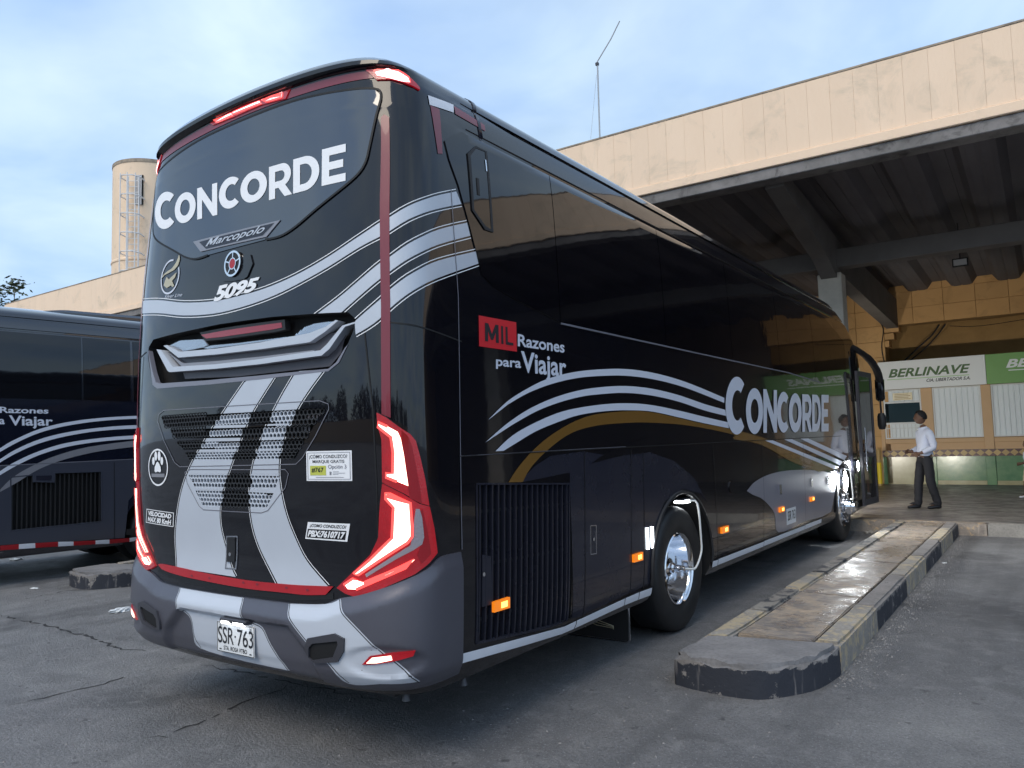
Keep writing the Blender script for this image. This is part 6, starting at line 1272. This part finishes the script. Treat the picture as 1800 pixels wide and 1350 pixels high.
# ------------------------------------------------------------------ people
def skin_mesh(joints, edges, sub=2):
    """joints: name -> (x, y, z, rx, ry); grown with a Skin modifier rooted at the first joint"""
    names = list(joints); me = bpy.data.meshes.new('s'); me.from_pydata([joints[n][:3] for n in names], [(names.index(a), names.index(b)) for a, b in edges], []); ob = bpy.data.objects.new('s', me); COL.objects.link(ob)
    md = ob.modifiers.new('k', 'SKIN'); md.use_smooth_shade = True; md.branch_smoothing = .4
    for i, n in enumerate(names):
        v = me.skin_vertices[0].data[i]; j = joints[n]; v.radius = (j[3], j[4] if len(j) > 4 else j[3]); v.use_root = i == 0
    sd_ = ob.modifiers.new('u', 'SUBSURF'); sd_.levels = sub; sd_.render_levels = sub
    dg = bpy.context.evaluated_depsgraph_get(); dg.update(); out = bpy.data.meshes.new_from_object(ob.evaluated_get(dg)); bpy.data.objects.remove(ob); return out
def head_bm(bm, c, s=1., pitch=0.):
    """head with brow, nose, lips, chin and ears; faces +x"""
    b = bmesh.new(); bmesh.ops.create_icosphere(b, subdivisions=4, radius=1)
    for v in b.verts:
        x, y, z = v.co; w = 1 - .20 * max(0, -z); X, Y, Z = x * .098, y * .076 * w, z * .118
        if x > 0:
            X += .006 * max(0, -z) - .010 * max(0, z - .3)
            g = math.exp(-((y / .16) ** 2)); X += .024 * g * math.exp(-(((z + .10) / .13) ** 2)) + .006 * g * math.exp(-(((z - .12) / .2) ** 2))
            X += .008 * math.exp(-((y / .35) ** 2)) * (math.exp(-(((z + .42) / .06) ** 2)) + math.exp(-(((z + .55) / .06) ** 2))) + .010 * math.exp(-((y / .4) ** 2)) * math.exp(-(((z + .82) / .14) ** 2))
            for e in (-1, 1): X -= .011 * math.exp(-(((y - e * .38) / .16) ** 2)) * math.exp(-(((z - .05) / .10) ** 2))
        for e in (-1, 1): Y += e * .014 * math.exp(-(((x + .05) / .14) ** 2) - (((z + .02) / .22) ** 2)) * (1 if y * e > .6 else 0)
        v.co = Vector((X, Y, Z)) * s + Vector(c)
    me = bpy.data.meshes.new('h'); b.to_mesh(me); b.free(); bm.from_mesh(me); bpy.data.meshes.remove(me)
def hair_bm(c, s=1.):
    b = bmesh.new(); bmesh.ops.create_icosphere(b, subdivisions=4, radius=1); rnd = random.Random(2)
    bmesh.ops.delete(b, geom=[v for v in b.verts if v.co.z < -.30 + .55 * max(0, v.co.x + .15) * 1.6 or (v.co.x > .62 and v.co.z < .62)], context='VERTS')
    for v in b.verts:
        x, y, z = v.co; k = rnd.uniform(.98, 1.04); v.co = Vector((x * .110 * k - .008, y * .088 * k, z * .134 * k + .004)) * s + Vector(c)
    return b
def add_me(bm, me): bm.from_mesh(me); bpy.data.meshes.remove(me)
def hand_joints(w, d, up, s=1.):
    """fingers from the wrist w along d, palm normal up -> list of (joints, edges)"""
    w, d = Vector(w), Vector(d).normalized(); n = Vector(up).normalized(); sd = d.cross(n).normalized(); out = []
    for k, (o, l) in enumerate(((-.030, .068), (-.010, .078), (.010, .074), (.028, .058))):
        b = w + d * .085 * s + sd * o * s; p1 = b + d * l * .5 * s - n * .012 * s; p2 = p1 + d * l * .38 * s - n * .028 * s
        out.append(({'a': (*(w + d * .05 * s + sd * o * .8 * s), .010 * s), 'b': (*b, .0095 * s), 'c': (*p1, .0085 * s), 'd': (*p2, .007 * s)}, [('a', 'b'), ('b', 'c'), ('c', 'd')]))
    t0 = w + d * .025 * s - sd * .02 * s; t1 = t0 + d * .04 * s - sd * .032 * s - n * .01 * s; t2 = t1 + d * .034 * s - n * .012 * s
    out.append(({'a': (*t0, .012 * s), 'b': (*t1, .0105 * s), 'c': (*t2, .008 * s)}, [('a', 'b'), ('b', 'c')])); return out
def person(loc, heading, H, label, look, J, cloth):
    """J: joint positions for a 1.80 m figure facing +x (y = left)"""
    k = H / 1.80; p = empty('person', loc, heading); tag(p, label, 'person'); p.scale = (k, k, k)
    rad = dict(pelvis=(.125, .105), waist=(.115, .10), chest=(.14, .115), neck0=(.07, .068), neck1=(.052, .052), shL=(.060, .060), elL=(.044, .044), wrL=(.028, .034), palmL=(.020, .042), shR=(.060, .060), elR=(.044, .044), wrR=(.028, .034), palmR=(.020, .042),
               hipL=(.088, .088), knL=(.060, .060), anL=(.040, .042), toL=(.035, .03), hipR=(.088, .088), knR=(.060, .060), anR=(.040, .042), toR=(.035, .03))
    E_ = [('pelvis', 'waist'), ('waist', 'chest'), ('chest', 'neck0'), ('neck0', 'neck1'), ('chest', 'shL'), ('shL', 'elL'), ('elL', 'wrL'), ('wrL', 'palmL'), ('chest', 'shR'), ('shR', 'elR'), ('elR', 'wrR'), ('wrR', 'palmR'),
          ('pelvis', 'hipL'), ('hipL', 'knL'), ('knL', 'anL'), ('anL', 'toL'), ('pelvis', 'hipR'), ('hipR', 'knR'), ('knR', 'anR'), ('anR', 'toR')]
    base = skin_mesh({n: (*J[n], *rad[n]) for n in rad}, E_)
    def seg(q, a, b):
        a, b = Vector(J[a]), Vector(J[b]); d = b - a; t = (q - a).dot(d) / d.length_squared; return t, (q - a - d * min(max(t, 0), 1)).length
    def garment(name, keep, m, grow, fold):
        g = bmesh.new(); g.from_mesh(base); g.normal_update()
        bmesh.ops.delete(g, geom=[v for v in g.verts if not keep(v.co)], context='VERTS'); g.normal_update()
        for v in g.verts:
            q = v.co.copy(); w = math.sin(q.z * 46 + 3 * math.sin(q.x * 21 + q.y * 17)) * math.sin(q.x * 33 + q.y * 27 + q.z * 9); v.co = q + v.normal * (grow(q) + fold * w)
        return from_bm(name, g, m, p, 60)
    def hand(q): return any(seg(q, 'wr' + s, 'palm' + s)[1] < .075 and seg(q, 'el' + s, 'wr' + s)[0] > .93 for s in 'LR')
    def fore(q): return any(seg(q, 'el' + s, 'wr' + s)[1] < .075 and seg(q, 'el' + s, 'wr' + s)[0] > .0 for s in 'LR')
    arm = lambda q: any(seg(q, a + s, b + s)[1] < .085 for s in 'LR' for a, b in (('sh', 'el'), ('el', 'wr')))
    garment('shirt', lambda q: q.z < 1.505 and not hand(q) and (arm(q) or q.z > .955) and (cloth['sleeves'] or not fore(q)), cloth['shirt'], lambda q: .017 if arm(q) else .022, .006)
    garment('trousers', lambda q: (.075 if cloth['long'] else .52) < q.z < .985 and not hand(q) and not (fore(q) and q.z > .93), cloth['trousers'], lambda q: .014 + .022 * max(0, .75 - q.z), .005)
    bm = bmesh.new(); add_me(bm, base); n0 = len(bm.verts); hc = Vector(J['head']); head_bm(bm, (0, 0, 0)); hv = list(bm.verts)[n0:]; rot = Matrix.Rotation(look, 3, 'Z')
    for v in hv: v.co = rot @ v.co + hc
    for sd in 'LR':
        d = Vector(J['palm' + sd]) - Vector(J['wr' + sd])
        for js, es in hand_joints(J['wr' + sd], d, (0, 1 if sd == 'L' else -1, .25)): add_me(bm, skin_mesh(js, es, 1))
    from_bm('body', bm, 'skin', p, 60)
    hb = hair_bm((0, 0, 0))
    for v in hb.verts: v.co = rot @ v.co + hc
    from_bm('hair', hb, 'hair', p, 60)
    for sd in 'LR':
        a, t = Vector(J['an' + sd]), Vector(J['to' + sd]); d = (t - a); d.z = 0; d.normalize()
        me = skin_mesh({'a': (*(a - d * .055 + Vector((0, 0, -.045))), .042, .042), 'b': (*(a + d * .02 + Vector((0, 0, -.03))), .050, .052), 'c': (*(a + d * .11 + Vector((0, 0, -.048))), .048, .038), 'd': (*(a + d * .20 + Vector((0, 0, -.058))), .038, .026)}, [('b', 'a'), ('b', 'c'), ('c', 'd')])
        link('shoe', me, cloth['shoe'], p); shade(me, 60)
    return p
man = dict(pelvis=(0, 0, .96), waist=(.0, 0, 1.10), chest=(-.015, 0, 1.33), neck0=(-.01, 0, 1.47), neck1=(.01, 0, 1.56), head=(.045, 0, 1.675),
           shL=(-.01, .17, 1.41), elL=(-.06, .22, 1.13), wrL=(.16, .17, 1.03), palmL=(.235, .155, 1.02), shR=(-.01, -.17, 1.41), elR=(-.04, -.22, 1.13), wrR=(.17, -.17, 1.05), palmR=(.245, -.155, 1.05),
           hipL=(.0, .09, .90), knL=(-.02, .095, .49), anL=(-.13, .10, .10), toL=(.03, .10, .045), hipR=(.02, -.09, .90), knR=(.10, -.09, .50), anR=(.13, -.10, .10), toR=(.29, -.10, .045))
fwd = Vector((-.82, -.57))
person((1.97, 13.24, PZ), math.atan2(fwd.y, fwd.x), 1.80, 'man in white shirt and black trousers walking on the platform', -.15, man, dict(shirt='shirt', trousers='trousers', shoe='shoe', sleeves=True, long=True))
kid = dict(man); kid.update(elL=(.10, .22, 1.17), wrL=(.33, .20, 1.10), palmL=(.40, .19, 1.10))
person((CHILD[0], CHILD[1], PZ), math.atan2(fwd.y, fwd.x), 1.18, 'child in white shirt and white shoes at the right edge', 0, kid, dict(shirt='shirt', trousers='shorts', shoe='shoe_white', sleeves=False, long=False))

# ------------------------------------------------------------------ litter
def scrap(loc, s, seed, label):
    rnd = random.Random(seed); bm = bmesh.new(); bmesh.ops.create_icosphere(bm, subdivisions=3, radius=1)
    for v in bm.verts: k = rnd.uniform(.6, 1.1); v.co = Vector((v.co.x * s * k * 1.6, v.co.y * s * k, max(v.co.z, -.3) * s * k * .42 + s * .14))
    o = from_bm('plastic_scrap', bm, 'litter', None, 20, loc, rnd.uniform(0, 3)); tag(o, label, 'litter', 'litter on the asphalt'); return o
for i, (l, s, lab) in enumerate(LITTER): scrap(l, s, i, lab)
